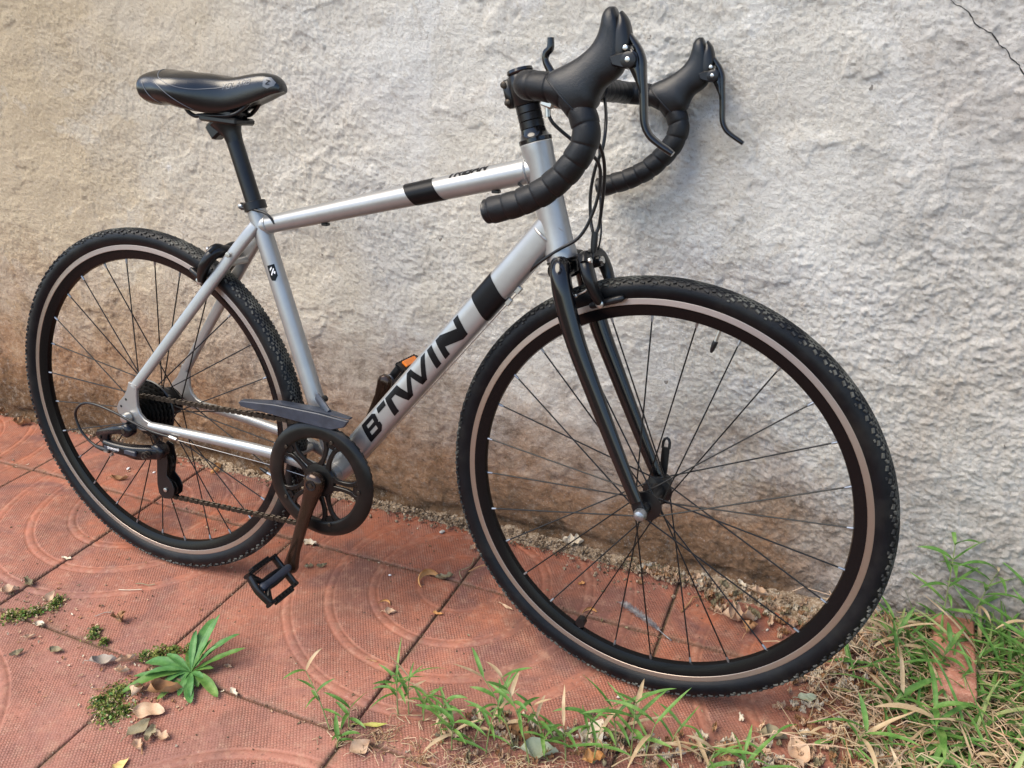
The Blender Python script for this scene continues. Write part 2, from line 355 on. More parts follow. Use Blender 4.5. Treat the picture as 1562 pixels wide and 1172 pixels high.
def grid_mesh(name,xs,ys,fn,mat,flip=False):
    X,Y=np.meshgrid(xs,ys); P=fn(X,Y).reshape(-1,3).astype(np.float32); nx,ny=len(xs),len(ys)
    me=bpy.data.meshes.new(name); me.vertices.add(nx*ny); me.vertices.foreach_set('co',P.ravel())
    i=(np.arange(ny-1)[:,None]*nx+np.arange(nx-1)[None,:]).ravel()
    q=np.stack([i,i+1,i+nx+1,i+nx],1)
    if flip: q=q[:,::-1]
    q=q.astype(np.int32); nf=len(q); me.loops.add(nf*4); me.loops.foreach_set('vertex_index',np.ascontiguousarray(q).ravel())
    me.polygons.add(nf); me.polygons.foreach_set('loop_start',np.arange(0,nf*4,4,dtype=np.int32)); me.polygons.foreach_set('loop_total',np.full(nf,4,dtype=np.int32))
    me.update(calc_edges=True); me.polygons.foreach_set('use_smooth',[True]*nf); me.materials.append(mat); me.validate(); return me
def spaced(a,b,step,lo,hi):
    L=[];x=a;s=step
    while x>lo: s*=1.25; x-=s; L.append(x)
    R=[];x=b;s=step
    while x<hi: s*=1.25; x+=s; R.append(x)
    return np.array(L[::-1]+list(np.arange(a,b,step))+[b]+R)
# ------------------------------------------------------------------ wall
WY=.140
def wall_h(x,z):
    """distance the plaster stands proud of the wall plane, in metres"""
    h=.009*fbm(x*1.7,z*1.7,3,1)
    w=fbm(x*6,z*6,2,5)
    zone=np.clip((x-.45)/.35,0,1)*np.clip((.80-z)/.2,0,1)+.8*fbm(x*2.3,z*2.3,3,55)
    rough=.40+1.1*np.clip(zone+.15,0,1)
    h=h+.0034*fbm(x*9+w*.8,z*11,4,9,.5)+rough*.0026*np.maximum(0,fbm(x*38,z*44+w,3,23,.65))
    tear=np.clip(fbm(x*3.1,z*3.1,2,71)+.1,0,1)
    rid=1-np.abs(fbm(x*15+.25*z*15,z*24,3,31)); h=h+.0045*tear*(np.clip(rid,.7,1)-.7)*2.5
    h=h+rough*(.0017*fbm(x*85,z*95,2,47,.7))+(.40+.60*rough)*.0021*fbm(x*200,z*220,2,49,.7)
    pt=fbm(x*2.1+9,z*2.6,6,101,.6); h=h+.0022*np.clip((pt-.02)/.03,0,1)-.0012*np.clip((pt-.30)/.02,0,1)
    # foot: bulging render, broken recess above the paving
    t=np.clip(1-z/.14,0,1); h=h+.010*t*t*(1+.8*fbm(x*5,z*5,2,77))
    cav=np.exp(-((z-.022-.012*fbm(x*4,x*0,2,88))/.012)**2)*np.clip((fbm(x*6,z*3,2,91)+.35)*2,0,1); h=h-.010*cav
    return h
def wall_pt(x,z):
    return WY-float(wall_h(np.array([x*1.0]),np.array([z*1.0]))[0])
xs=spaced(-1.75,1.75,.0029,-7,7); zs=spaced(-.04,1.30,.0029,-.06,3.2)
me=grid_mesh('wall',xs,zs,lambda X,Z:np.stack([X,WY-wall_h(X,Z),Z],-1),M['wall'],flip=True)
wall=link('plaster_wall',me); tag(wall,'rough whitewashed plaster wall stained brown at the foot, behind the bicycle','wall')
g=G(); rnd=random.Random(5)
for line,wd in (([(.955,1.043),(.964,1.034),(.978,1.027),(.987,1.018),(.996,1.007),(1.006,1.001),(1.016,.996),(1.024,.988),(1.030,.980),(1.038,.976),(1.046,.964),(1.055,.958),(1.064,.946),(1.082,.925),(1.095,.91)],.0008),):
    L=cr([(x,z) for x,z in line],4); up=[];lo=[]
    for i,(x,z) in enumerate(L):
        x+=rnd.uniform(-.0006,.0006); z+=rnd.uniform(-.0006,.0006); w_=wd*rnd.uniform(.5,1.3)*min(1,i/10+.2)
        up.append((x+w_*.6,wall_pt(x,z)-.0009,z+w_*.8)); lo.append((x-w_*.6,wall_pt(x,z)-.0009,z-w_*.8))
    n=len(L); g.add(up+lo,[(i,i+1,n+i+1,n+i) for i in range(n-1)])
link('crack',g.mesh('crack',M['deepblack'],recalc=False),wall)
# ------------------------------------------------------------------ ground and paving
S=.405; X0,Y0=.2627,-.0627
def ground_fn(X,Y):
    inside=(X<1.073)&(X>-3.2)&(Y>-2.0)
    z=np.where(inside,-.0065+.0028*fbm(X*30,Y*30,3,3),-.012+.010*fbm(X*9,Y*9,4,4)+.003*fbm(X*60,Y*60,3,6))
    z=np.where((X<1.12)&(X>=1.073),np.minimum(z,-.006),z)
    return np.stack([X,Y,z],-1)
gx=spaced(-1.6,2.2,.012,-150,150); gy=spaced(-1.1,.18,.012,-150,150)
ground=link('ground',grid_mesh('ground',gx,gy,ground_fn,M['soil'])); tag(ground,kind='structure')
def tile_fn(cut,w,d):
    def f(X,Y):
        r=np.sqrt(X**2+Y**2); z=np.zeros_like(X)
        gk=lambda r0,w_:np.exp(-((r-r0)/w_)**2)
        z-= .0013*gk(.085,.0022)
        for r0 in (.165,.25,.33):
            z-=.0016*gk(r0,.0017)+.0016*gk(r0+.016,.0017)
            z+=.0006*np.clip(1-np.abs((r-r0-.008)/.006),0,1)
        z+=.0007*fbm(X*14,Y*14,3,12)
        e=np.minimum(np.minimum(X-X.min(),X.max()-X),np.minimum(Y-Y.min(),Y.max()-Y))
        z-= .003*np.clip(1-e/.004,0,1)**2
        z=np.where(e<1e-6,-.022,z)
        return np.stack([X,Y,z],-1)
    return f
GAP=.0019
def tile_mesh(name,w,d,x_off=0):
    a=np.arange(GAP,w-GAP,.0021); b=np.arange(GAP,d-GAP,.0021)
    a=np.concatenate([[a[0]],a+1e-4,[a[-1]+2e-4]]); b=np.concatenate([[b[0]],b+1e-4,[b[-1]+2e-4]])
    return grid_mesh(name,a,b,tile_fn(0,w,d),M['tile'])
tm=tile_mesh('tile',S,S)
tmc=tile_mesh('tile_cut',S,.222)      # the row cut against the wall, ring centre at its lower left
tmd=tile_mesh('tile_cut_b',.222,S)    # same, turned
pav=bpy.data.objects.new('pavement',None); C.objects.link(pav); tag(pav,kind='structure'); pav['label']='red embossed cement tile pavement'
rnd=random.Random(11)
for j in range(-3,1):
    for i in range(-7,2):
        x=X0+i*S; y=Y0+j*S; ei=(i%2==0); ej=(j%2==0)
        # corner that carries the ring centre
        if ei and ej: px,py,ro=x,y,0
        elif (not ei) and ej: px,py,ro=x+S,y,90
        elif (not ei) and (not ej): px,py,ro=x+S,y+S,180
        else: px,py,ro=x,y+S,270
        me_=tm if j<0 else (tmc if ro==0 else tmd)
        dz=rnd.uniform(-.0012,.0012)
        m=Matrix.Translation((px+rnd.uniform(-.0008,.0008),py+rnd.uniform(-.0008,.0008),dz))@Matrix.Rotation(math.radians(ro+rnd.uniform(-.12,.12)),4,'Z')@Matrix.Rotation(rnd.uniform(-.0025,.0025),4,'X')@Matrix.Rotation(rnd.uniform(-.0025,.0025),4,'Y')
        link('tile',me_,pav,m)
# strip of crumbled mortar along the wall foot
def strip_fn(X,T_):
    e=.116-.012*np.clip((X+.75)/1.0,0,1)+.026*np.clip((-.6-X)/.3,0,1)+.020*fbm(X*7,X*0+2,4,61)-.05*np.clip((X-.65)/.3,0,1)
    Y=e+(.165-e)*T_
    z=-.003+.013*np.clip(T_*1.6,0,1)**.6+.0060*fbm(X*45,Y*45,4,66,.65)*np.clip(T_*4,0,1)+.004*np.abs(fbm(X*110,Y*110,2,67))
    return np.stack([X,Y,z],-1)
strip=link('mortar_debris',grid_mesh('strip',np.arange(-1.6,1.10,.0035),np.linspace(0,1,18),strip_fn,M['debris'])); tag(strip,'band of crumbled pale mortar and grit along the foot of the wall','debris',kind='stuff')
# ------------------------------------------------------------------ bicycle
Cr=Vector((-.32685008,-.17854894,.34343489)); Cf=Vector((.6569447,-.15670566,.34597632))
psi,lean,steer=.0127,.125,-.0666
Bm=(Matrix.Rotation(psi,3,'Z')@Matrix.Rotation(-lean,3,'X'))
HA=math.radians(72); ax=Bm@Vector((-math.cos(HA),0,math.sin(HA)))
Fm=Matrix.Rotation(steer,3,ax)@Bm
MR=Matrix.Translation(Cr)@Bm.to_4x4(); MF=Matrix.Translation(Cf)@Fm.to_4x4()
root=bpy.data.objects.new('bicycle',None); C.objects.link(root); root.matrix_world=MR@Matrix.Translation((.49,0,-.344))
RI=root.matrix_world.inverted()
tag(root,'silver road bicycle with black drop handlebars leaning against the plaster wall','bicycle')
MLR=RI@MR; MLF=RI@MF
def part(name,g_,mat,fr='R',angle=40,label=None,kind=None):
    o=link(name,g_.mesh(name,mat,angle),root,MLR if fr=='R' else MLF)
    if label:o['label']=label
    if kind:o['kind']=kind
    return o
def sub(name,g_,mat,parent,angle=40,kind=None,recalc=True):
    o=link(name,g_.mesh(name,mat,angle,recalc),parent)
    if kind:o['kind']=kind
    return o
def xz(x,z,y=0): return (x,y,z)
BB=(.4144,-.056)
# --- wheels
def wheel(fr,th0,flN,flF,rh,near_y,far_y,valve_ang):
    w=bpy.data.objects.new('wheel',None); C.objects.link(w); w.parent=root; w.matrix_parent_inverse=Matrix.Identity(4); w.matrix_local=(MLR if fr=='R' else MLF)
    w['label']='rear wheel' if fr=='R' else 'front wheel'
    N=160
    g=G(); g.lathe([(-.0100,.3190),(-.0104,.3165),(-.0104,.3058),(-.0098,.3030),(-.0075,.2950),(-.0052,.2895),(0,.2880),(.0052,.2895),(.0075,.2950),(.0098,.3030),(.0104,.3058),(.0104,.3165),(.0100,.3190)],n=N,closed=True)
    sub('rim',g,M['rimblack'],w)
    for s_ in (-1,1):
        g=G(); g.lathe([(s_*.0104,.3064),(s_*.0108,.3070),(s_*.0108,.3150),(s_*.0104,.3160)],n=N,closed=True); sub('brake_track',g,M['track'],w,20)
    g=G(); pr=[]
    for k in range(25):
        a=math.radians(-128+256*k/24); rr_=.0166*(1+.03*math.cos(2*a)); pr.append((rr_*math.sin(a),.3290+rr_*math.cos(a)))
    pr=[(-.0100,.3150)]+pr+[(.0100,.3150)]; g.lathe(pr,n=N,closed=True)
    g.lathe([(-.0118,.3180),(-.0126,.3190),(-.0118,.3200),(-.0108,.3190)],n=N,closed=True)
    g.lathe([(.0118,.3180),(.0126,.3190),(.0118,.3200),(.0108,.3190)],n=N,closed=True)
    sub('tyre',g,M['rubber'],w)
    g=G(); rnd=random.Random(3)
    def knob(th,al,l,wd,h,tw=0):
        cr_=math.radians(al); rad=.0166
        n_=Vector((math.cos(th)*math.cos(cr_),math.sin(cr_),math.sin(th)*math.cos(cr_)))
        t_=Vector((-math.sin(th),0,math.cos(th))); l_=n_.cross(t_)
        if tw:
            t2=t_*math.cos(tw)+l_*math.sin(tw); l_=n_.cross(t2); t_=t2
        c_=Vector((math.cos(th)*.329,0,math.sin(th)*.329))+n_*(rad+h/2-.0006)
        R=Matrix((t_,l_,n_)).transposed(); hx,hy,hz=l/2,wd/2,h/2+.0006
        vs=[c_+R@Vector((x*k,y*k,z)) for z,k in ((-hz,1),(hz,.78)) for x,y in ((-hx,-hy),(hx,-hy),(hx,hy),(-hx,hy))]
        g.add(vs,[(3,2,1,0),(4,5,6,7),(0,1,5,4),(1,2,6,5),(2,3,7,6),(3,0,4,7)])
    K=116
    for k in range(K):
        th=2*PI*k/K
        for sd_ in (-1,1):
            e=.5*(sd_>0)
            knob(th+2*PI/K*e,sd_*54,.0078,.0038,.0021,sd_*.35); knob(th+2*PI/K*(e+.5),sd_*45,.0060,.0036,.0024,-sd_*.4)
            if k%3==0: knob(th+2*PI/K*(e+.25),sd_*66,.0045,.0028,.0014)
    K=190
    for k in range(K):
        th=2*PI*k/K
        for q,al in enumerate((-33,-24,-16,-8,0,8,16,24,33)): knob(th+(q%2)*PI/K,al,.0088,.0021,.0009)
    sub('tread',g,M['tread'],w,30,kind='stuff',recalc=False)
    # hub
    g=G(); a,b=near_y,far_y
    g.lathe([(a,.0055),(a+.004,.008),(a+.012,.0085),(a+.013,.013),(flN-.004,.014),(flN-.003,rh+.0045),(flN+.002,rh+.0045),(flN+.004,.0145),((flN+flF)/2-.008,.0125),((flN+flF)/2+.008,.0125),(flF-.004,.0145),(flF-.002,rh+.0045),(flF+.003,rh+.0045),(flF+.004,.014),(b-.013,.013),(b-.012,.0085),(b-.004,.008),(b,.0055)],n=28); hub=sub('hub',g,M['black_satin'],w,30)
    # spokes
    for k in range(28):
        th=math.radians(th0-k*360/28); side=-1 if k%2==0 else 1; dr=1 if (k//2)%2==0 else -1
        fy=(flN if side<0 else flF)+ (.0015 if dr>0 else -.0015)
        ph=th+dr*math.radians(76)
        p0=Vector((math.cos(ph)*rh,fy,math.sin(ph)*rh)); p1=Vector((math.cos(th)*.290,side*.0022,math.sin(th)*.290))
        g=G(); g.sweep([p0+Vector((0,-.003 if dr>0 else .003,0)),p0,p0.lerp(p1,.5),p1],.00122,6); sub('spoke',g,M['spoke'],w)
        g=G(); d=(p0-p1).normalized(); g.sweep([p1-d*.004,p1+d*.006,p1+d*.010],[(.0022,.0022),(.0021,.0021),(.0015,.0015)],8); sub('nipple',g,M['nut'],w)
    th=math.radians(valve_ang); u=Vector((math.cos(th),0,math.sin(th)))
    g=G(); g.sweep([u*.291,u*.268],.0030,8); v=sub('valve',g,M['bolt'],w)
    g=G(); g.sweep([u*.272,u*.268,u*.258,u*.254],[(.0038,.0038),(.0042,.0042),(.0032,.0032),(.0018,.0018)],10); sub('valve_cap',g,M['plastic'],w)
    return w
wr=wheel('R',97.2,-.019,.034,.024,-.060,.060,-20)
wf=wheel('F',94.3,-.029,.029,.019,-.046,.046,74.8)
g=G(); g.sweep([(-.104,-.006,-.259),(-.104,.006,-.259)],.0085,14,side=(1,0,0)); sub('spoke_magnet',g,M['plastic'],wf)
# quick releases / nuts
g=G(); g.lathe([(-.072,.0065),(-.073,.010),(-.078,.0105),(-.085,.0085),(-.087,.004)],n=20); part('axle_nut',g,M['bolt'])
g=G(); g.lathe([(.064,.0085),(.076,.0085),(.078,.005)],n=18); part('axle_nut',g,M['black_satin'])
g=G(); g.lathe([(-.056,.007),(-.058,.0095),(-.063,.010),(-.069,.0075),(-.071,.0035)],n=20); part('axle_nut',g,M['nut'],'F',label='front axle nut')
g=G(); g.lathe([(.056,.009),(.062,.012),(.072,.012),(.076,.008)],n=20)
pt=[(-.005,.070,.004),(-.004,.073,.020),(-.004,.0755,.056)]; g.sweep(pt,(.0024,.0068),10)
g.sweep([(-.0095,.0755,.054),(-.0092,.077,.064),(-.0075,.0775,.069),(-.004,.078,.071),(-.0005,.0775,.069),(.0012,.077,.064),(.0015,.0755,.054)],.0024,8); part('quick_release_lever',g,M['black_satin'],'F')
# --- frame tubes
def tube(p,q,ra,rb,n=28,sq=2,k=2): 
    g=G(); P=[Vector(p).lerp(Vector(q),i/(k)) for i in range(k+1)]; g.sweep(P,[ra,rb] if not isinstance(ra,tuple) else [ra,rb],n,sq=sq); return g
stx=lambda z: .4144-(z+.056)*.3185
g=tube(xz(*BB),xz(stx(.404),.404),.0155,.0160,k=6); seat_tube=part('seat_tube',g,M['silver'])
g=G(); 
TT0,TT1=Vector(xz(stx(.370),.370)),Vector(xz(.7847,.4895))
tr=lambda t:.0150+.0040*t
g.sweep([TT0.lerp(TT1,t) for t in (0,.25,.5,.75,1)],[tr(t) for t in (0,.25,.5,.75,1)],36); top_tube=part('top_tube',g,M['silver'])
HT0,HT1=Vector(xz(.7738,.5238)),Vector(xz(.8218,.3615)); hd=(HT1-HT0).normalized()
g=G(); g.sweep([HT0,HT0+hd*.001,HT0+hd*.012,HT0+hd*.02,HT0.lerp(HT1,.5),HT1-hd*.02,HT1-hd*.012,HT1-hd*.001,HT1],[.0222,.0232,.0232,.0222,.0220,.0222,.0235,.0235,.0225],36); head_tube=part('head_tube',g,M['silver'])
D0,D1=Vector(xz(.4144,-.056)),Vector(xz(.812,.416)); dd=(D1-D0).normalized(); dn=Vector((-dd.z,0,dd.x))
DA,DB,DS=.0195,.0235,2.9
g=G(); g.sweep([D0+dd*.0,D0+dd*.03,D0.lerp(D1,.5),D1],[(.021,.021),(DA,DB),(DA,DB),(DA,DB)],48,sq=DS); down_tube=part('down_tube',g,M['silver'],angle=50)
# weld beads
def bead(c,d,r,w=.0022,n=60,seed=1):
    rnd=random.Random(seed); c=Vector(c);d=Vector(d).normalized(); u=d.orthogonal().normalized(); v=d.cross(u)
    pts=[c+(u*math.cos(2*PI*i/n)+v*math.sin(2*PI*i/n))*(r+rnd.uniform(-.0002,.0004))+d*rnd.uniform(-.0003,.0003) for i in range(n+1)]
    g=G(); g.sweep(pts,w,8,side=tuple(d),cap=False); return g
sub('weld',bead(TT0.lerp(TT1,.032),(TT1-TT0),.0150,.0020),M['silver'],top_tube); sub('weld',bead(TT0.lerp(TT1,.9575),(TT1-TT0),.0186,.0020,seed=2),M['silver'],top_tube)
sub('weld',bead(D0.lerp(D1,.957),dd,.0210,.0022,seed=4),M['silver'],down_tube)
g=G(); g.lathe([(-.035,.0195),(-.034,.0212),(-.028,.0215),(.028,.0215),(.034,.0212),(.035,.0195)],c=xz(*BB),n=32); part('bottom_bracket_shell',g,M['silver'])
g=G(); g.lathe([(-.064,.0075),(-.050,.009),(-.040,.017),(-.0352,.0185),(.0352,.0185),(.040,.017),(.050,.009),(.070,.0075)],c=xz(*BB),n=28); part('bottom_bracket_axle',g,M['black_satin'])
for s_ in (-1,1):
    g=G(); g.sweep(cr([(.398,s_*.026,-.052),(.345,s_*.034,-.037),(.27,s_*.044,-.026),(.15,s_*.058,-.017),(.045,s_*.0665,-.0125)],4),[(.0085,.0125),(.0085,.0115),(.009,.0105),(.0085,.0095),(.0075,.0085)],20); part('chain_stay',g,M['silver'])
    g=G(); g.sweep(cr([(.276,s_*.0125,.372),(.262,s_*.017,.354),(.225,s_*.024,.311),(.12,s_*.043,.186),(.016,s_*.0655,.060)],4),[(.0062,.0092),(.0066,.0104),(.0066,.0102),(.0062,.0096),(.0058,.0090)],20,sq=3.2); part('seat_stay',g,M['silver'])
    poly=[(.026,.066),(.007,.070),(-.001,.052),(-.009,.040),(-.024,.026),(-.031,.014),(-.029,.004),(-.016,-.008),(.004,-.020),(.026,-.024),(.052,-.0215),(.053,-.006),(.036,.000),(.026,.010),(.0215,.024),(.023,.045)]
    g=G(); g.prism(poly,s_*.0635,s_*.0705,.0012); dro=part('dropout',g,M['silver'])
    g=G()
    for hx,hz in ((-.018,.0185),(-.004,.034)): g.lathe([(s_*.0700,.0026),(s_*.0708,.0026)],c=(hx,0,hz),n=12)
    sub('eyelet',g,M['deepblack'],dro)
g=G(); g.sweep([(.224,-.020,.305),(.224,.020,.305)],.0065,14,side=(1,0,0)); part('brake_bridge',g,M['silver'])
g=G(); g.sweep([(.338,-.03,-.036),(.338,.03,-.036)],.0075,14,side=(1,0,0)); part('chain_stay_bridge',g,M['silver'])
g=G(); g.lathe([(-.0310,.0030),(-.0335,.0048),(-.0348,.0045),(-.0350,.002)],c=(.231,0,.321),n=14); part('rack_bolt',g,M['bolt'])
# cables guides
# decals helper: polygons in (u,v) mapped with fn to 3d
def decal(name,polys,fn,mat,parent,step=.0035):
    bm=bmesh.new()
    for poly in polys:
        vs=[bm.verts.new((u,v,0)) for u,v in poly]; bm.faces.new(vs)
    bmesh.ops.triangulate(bm,faces=bm.faces[:])
    for _ in range(5):
        es=[e for e in bm.edges if e.calc_length()>step]
        if not es: break
        bmesh.ops.subdivide_edges(bm,edges=es,cuts=1); bmesh.ops.triangulate(bm,faces=[f for f in bm.faces if len(f.verts)>3])
    for v in bm.verts: v.co=fn(v.co.x,v.co.y)
    me=bpy.data.meshes.new(name); bm.to_mesh(me); bm.free(); me.materials.append(mat)
    me.polygons.foreach_set('use_smooth',[True]*len(me.polygons)); return link(name,me,parent)
def dt_map(u,v):   # u along from BB, v across (up), near side face
    y=-DA*(max(0,1-abs(v/DB)**DS))**(1/DS)-.0005
    p=D0+dd*u+dn*v; return (p.x,y,p.z)
def sh(poly,u0,h=.0325,v0=-.0155,k=.30):   # glyph units (height 1) -> metres, sheared
    return [(u0+(x+k*(y-.5))*h, v0+y*h) for x,y in poly]
tx=[]
# B (as four strokes around two counters)
def B(u0,wd):
    return [sh(p,u0) for p in ([(0,0),(.34,0),(.34,1),(0,1)],[(.34,.78),(.34,1),(wd-.25,1),(wd,.86),(wd-.12,.78)],[(wd-.30,.60),(wd,.62),(wd,.86),(wd-.30,.78)],
      [(.34,.42),(wd-.1,.42),(wd,.50),(wd,.62),(.34,.60)],[(wd-.30,.22),(wd+.06,.18),(wd+.06,.38),(wd-.1,.46),(wd-.30,.42)],[(.34,0),(wd-.2,0),(wd+.06,.18),(wd-.2,.22),(.34,.22)])]
def flat(u0,polys): return [sh(p,u0) for p in polys]
u=.115
tx+=B(u,1.22)
tx+=flat(u,[[(1.44,.72),(2.14,.72),(2.14,1),(1.44,1)]])                         # arm split from the T
tx+=flat(u,[[(2.26,0),(2.68,0),(2.68,.72),(2.26,.72)],[(2.26,.72),(3.36,.72),(3.36,1),(2.26,1)]])
# W joined to the T arm
tx+=flat(u,[[(3.36,1),(3.02,1),(3.02,.72),(3.56,0),(3.98,0)],[(3.98,0),(3.56,0),(4.28,1),(4.62,1)],[(4.62,1),(4.28,1),(4.82,0),(5.22,0)],[(5.22,0),(4.82,0),(5.52,1),(5.88,1)]])
tx+=flat(u,[[(6.06,0),(6.46,0),(6.46,1),(6.06,1)]])
tx+=flat(u,[[(6.80,0),(7.18,0),(7.18,1),(6.80,1)],[(7.18,1),(7.18,.42),(8.28,0),(8.28,.58)],[(8.28,0),(8.66,0),(8.66,1),(8.28,1)]])
decal('lettering',tx,dt_map,M['decal'],down_tube)
def band(name,path,rad,u0,u1,sl,parent,n=48,sq=2,up=None,full=True):
    g=G(); P0,dir_,nrm=path; R=[]
    for u_ in np.linspace(u0,u1,5):
        ring=[]
        for j in range(n):
            th=2*PI*j/n;c,s_=math.cos(th),math.sin(th)
            if sq!=2: c=math.copysign(abs(c)**(2/sq),c); s_=math.copysign(abs(s_)**(2/sq),s_)
            a,b=rad(u_); uu=u_+sl*s_*b
            ring.append(P0+dir_*uu+Vector((0,1,0))*(c*(a+.0006))+nrm*(s_*(b+.0006)))
        R.append(ring)
    g.rings(R,closed_ends=False); return sub(name,g,M['decal'],parent)
band('stripe',(D0,dd,dn),lambda u_:(DA,DB),.434,.482,.28,down_tube,sq=DS)
td=(TT1-TT0).normalized(); tn=Vector((-td.z,0,td.x)); tl=(TT1-TT0).length
band('stripe',(TT0,td,tn),lambda u_:(tr(u_/tl),)*2,.300,.351,-.42,top_tube,sq=2)
# stroke font for the small prints
SF={'T':[[(0,1),(.8,1)],[(.4,1),(.4,0)]],'R':[[(0,0),(0,1),(.65,1),(.7,.75),(.6,.5),(0,.5)],[(.35,.5),(.72,0)]],'I':[[(.1,0),(.1,1)]],'B':[[(0,0),(0,1),(.6,1),(.65,.75),(.5,.52),(0,.52)],[(.5,.52),(.72,.3),(.6,0),(0,0)]],
'A':[[(0,0),(.4,1),(.8,0)],[(.2,.35),(.62,.35)]],'N':[[(0,0),(0,1),(.7,0),(.7,1)]],'Y':[[(0,1),(.35,.5),(.7,1)],[(.35,.5),(.35,0)]],'O':[[(.1,0),(0,.5),(.1,1),(.6,1),(.7,.5),(.6,0),(.1,0)]],'L':[[(0,1),(0,0),(.6,0)]],'Z':[[(0,1),(.7,1),(0,0),(.7,0)]],
'S':[[(.7,1),(0,1),(0,.55),(.7,.45),(.7,0),(0,0)]],'H':[[(0,0),(0,1)],[(.7,0),(.7,1)],[(0,.5),(.7,.5)]],'M':[[(0,0),(0,1),(.4,.4),(.8,1),(.8,0)]],'X':[[(0,0),(.7,1)],[(0,1),(.7,0)]],'E':[[(.6,1),(0,1),(0,0),(.6,0)],[(0,.5),(.5,.5)]]}
def stroke_text(s,u0,v0,h,wt,k=.2,sp=.35,wf=1):
    polys=[];u=u0
    for ch in s:
        for ln in SF[ch]:
            for (a,b),(c,d) in zip(ln[:-1],ln[1:]):
                p=Vector((u+(a*wf+k*b)*h,v0+b*h)); q=Vector((u+(c*wf+k*d)*h,v0+d*h)); t=(q-p).normalized(); n_=Vector((-t.y,t.x))*wt/2; p-=t*wt*.3; q+=t*wt*.3
                polys.append([tuple(p-n_),tuple(q-n_),tuple(q+n_),tuple(p+n_)])
        u+=(max(x for ln in SF[ch] for x,_ in ln)*wf+sp)*h
    return polys
def tt_map(u_,v_):
    r=tr(u_/tl)+.0005; an=math.radians(56)+v_/r
    p=TT0+td*u_-Vector((0,1,0))*r*math.cos(an)+tn*r*math.sin(an); return tuple(p)
decal('lettering',stroke_text('TRIBAN',.372,-.003,.014,.0034,.25,.22,.9),tt_map,M['decal'],top_tube,.003)
sd_dir=Vector((-.3035,0,.9528)); sn=Vector((.9528,0,.3035)); ST0=Vector(xz(*BB))
def st_map(u_,v_):  # v across towards the front
    r=.0162; an=v_/r+math.radians(22)
    p=ST0+sd_dir*u_-Vector((0,1,0))*r*math.cos(an)+sn*r*math.sin(an); return tuple(p)
decal('badge',[[(.354,-.0065),(.360,-.0075),(.380,-.0065),(.380,.0065),(.360,.0065),(.352,0)]],st_map,M['decal'],seat_tube,.003)
decal('emblem',[[(.362,-.003),(.364,-.004),(.374,.003),(.372,.004)],[(.363,.003),(.366,.001),(.369,.003),(.367,.005)],[(.370,-.004),(.374,-.003),(.377,.001),(.374,.0005)]],lambda a,b_:tuple(Vector(st_map(a,b_))+Vector((0,-.0004,0))),M['white'],seat_tube,.003)
decal('lettering',stroke_text('XX',.385,-.004,.003,.0006,0,.3),st_map,M['decal'],seat_tube,.003) if False else None
# --- seat clamp, post, saddle
P=lambda z:xz(stx(z),z)
g=G(); g.sweep([P(.396),P(.397),P(.409),P(.410)],[.0180,.0195,.0195,.0180],28)
g.box((stx(.403)-.0225,0,.401),(.014,.013,.012),bev=.002); g2=G(); g2.lathe([(-.0095,.0028),(-.0085,.0042),(.0085,.0042),(.0095,.0028)],c=(stx(.403)-.025,0,.401),n=12)
sc=part('seat_clamp',g,M['black_satin']); sub('bolt',g2,M['bolt'],sc)
g=G(); g.sweep([P(.38),P(.46),P(.518)],.0137,26); post=part('seat_post',g,M['black_satin'])
g=G(); g.sweep([P(.505),P(.518),(.226,0,.528),(.222,0,.540)],[(.0137,.0137),(.0150,.0155),(.0165,.0250),(.021,.034)],22); g.box((.222,0,.541),(.078,.050,.011),Matrix.Rotation(.08,3,'Y'),bev=.003); g.box((.222,0,.553),(.062,.048,.010),Matrix.Rotation(.08,3,'Y'),bev=.003)
g.box((.202,0,.526),(.030,.026,.028),Matrix.Rotation(-.6,3,'Y'),bev=.004); sub('clamp_head',g,M['black_satin'],post)
def saddle():
    st=[(.042,.042,.600,.578),(.045,.060,.608,.568),(.055,.070,.6145,.560),(.080,.075,.618,.555),(.108,.077,.6155,.556),(.135,.0735,.6145,.551),(.162,.062,.6125,.547),(.190,.046,.611,.545),(.218,.034,.6105,.548),(.245,.028,.612,.554),(.272,.0245,.615,.562),(.298,.022,.6165,.570),(.318,.0195,.614,.577),(.331,.016,.608,.581),(.339,.010,.600,.584)]
    st=[(.343-(.343-x)*.815,w*(1 if x>.07 else 1.06),zt+.003*(x<.2)-.002,zb) for x,w,zt,zb in st]
    st=cr(st,4); R=[];n=36
    for x,w,zt,zb in st:
        ring=[]
        wide=min(1,max(0,(w-.03)/.045))
        for j in range(n):
            th=2*PI*j/n; c=math.cos(th); s_=math.sin(th)   # s_ up
            if s_>=0: # top dome
                yy=w*math.copysign(abs(c)**.82,c); zz=zb+(zt-zb)*(.45+.55*(s_**(.75)))
                zz-=.004*math.exp(-(yy/.011)**2)*min(1,max(0,(x-.07)/.04))*min(1,max(0,(.27-x)/.04))
            else:
                q=-s_; yy=w*math.copysign(abs(c)**.6,c)*(1-.10*q-.12*wide*q); zz=zb+(zt-zb)*.45*(1-q**.55)
                if abs(c)<.75: zz+=.010*(1-abs(c)/.75)*min(1,w/.03)
            ring.append((x+ (0 if x>.09 else -.012*(1-abs(yy)/.08)*0),yy,zz))
        R.append(ring)
    g=G(); g.rings(R); return g,st
g,sst=saddle(); sad=part('saddle',g,M['saddle'],angle=70)
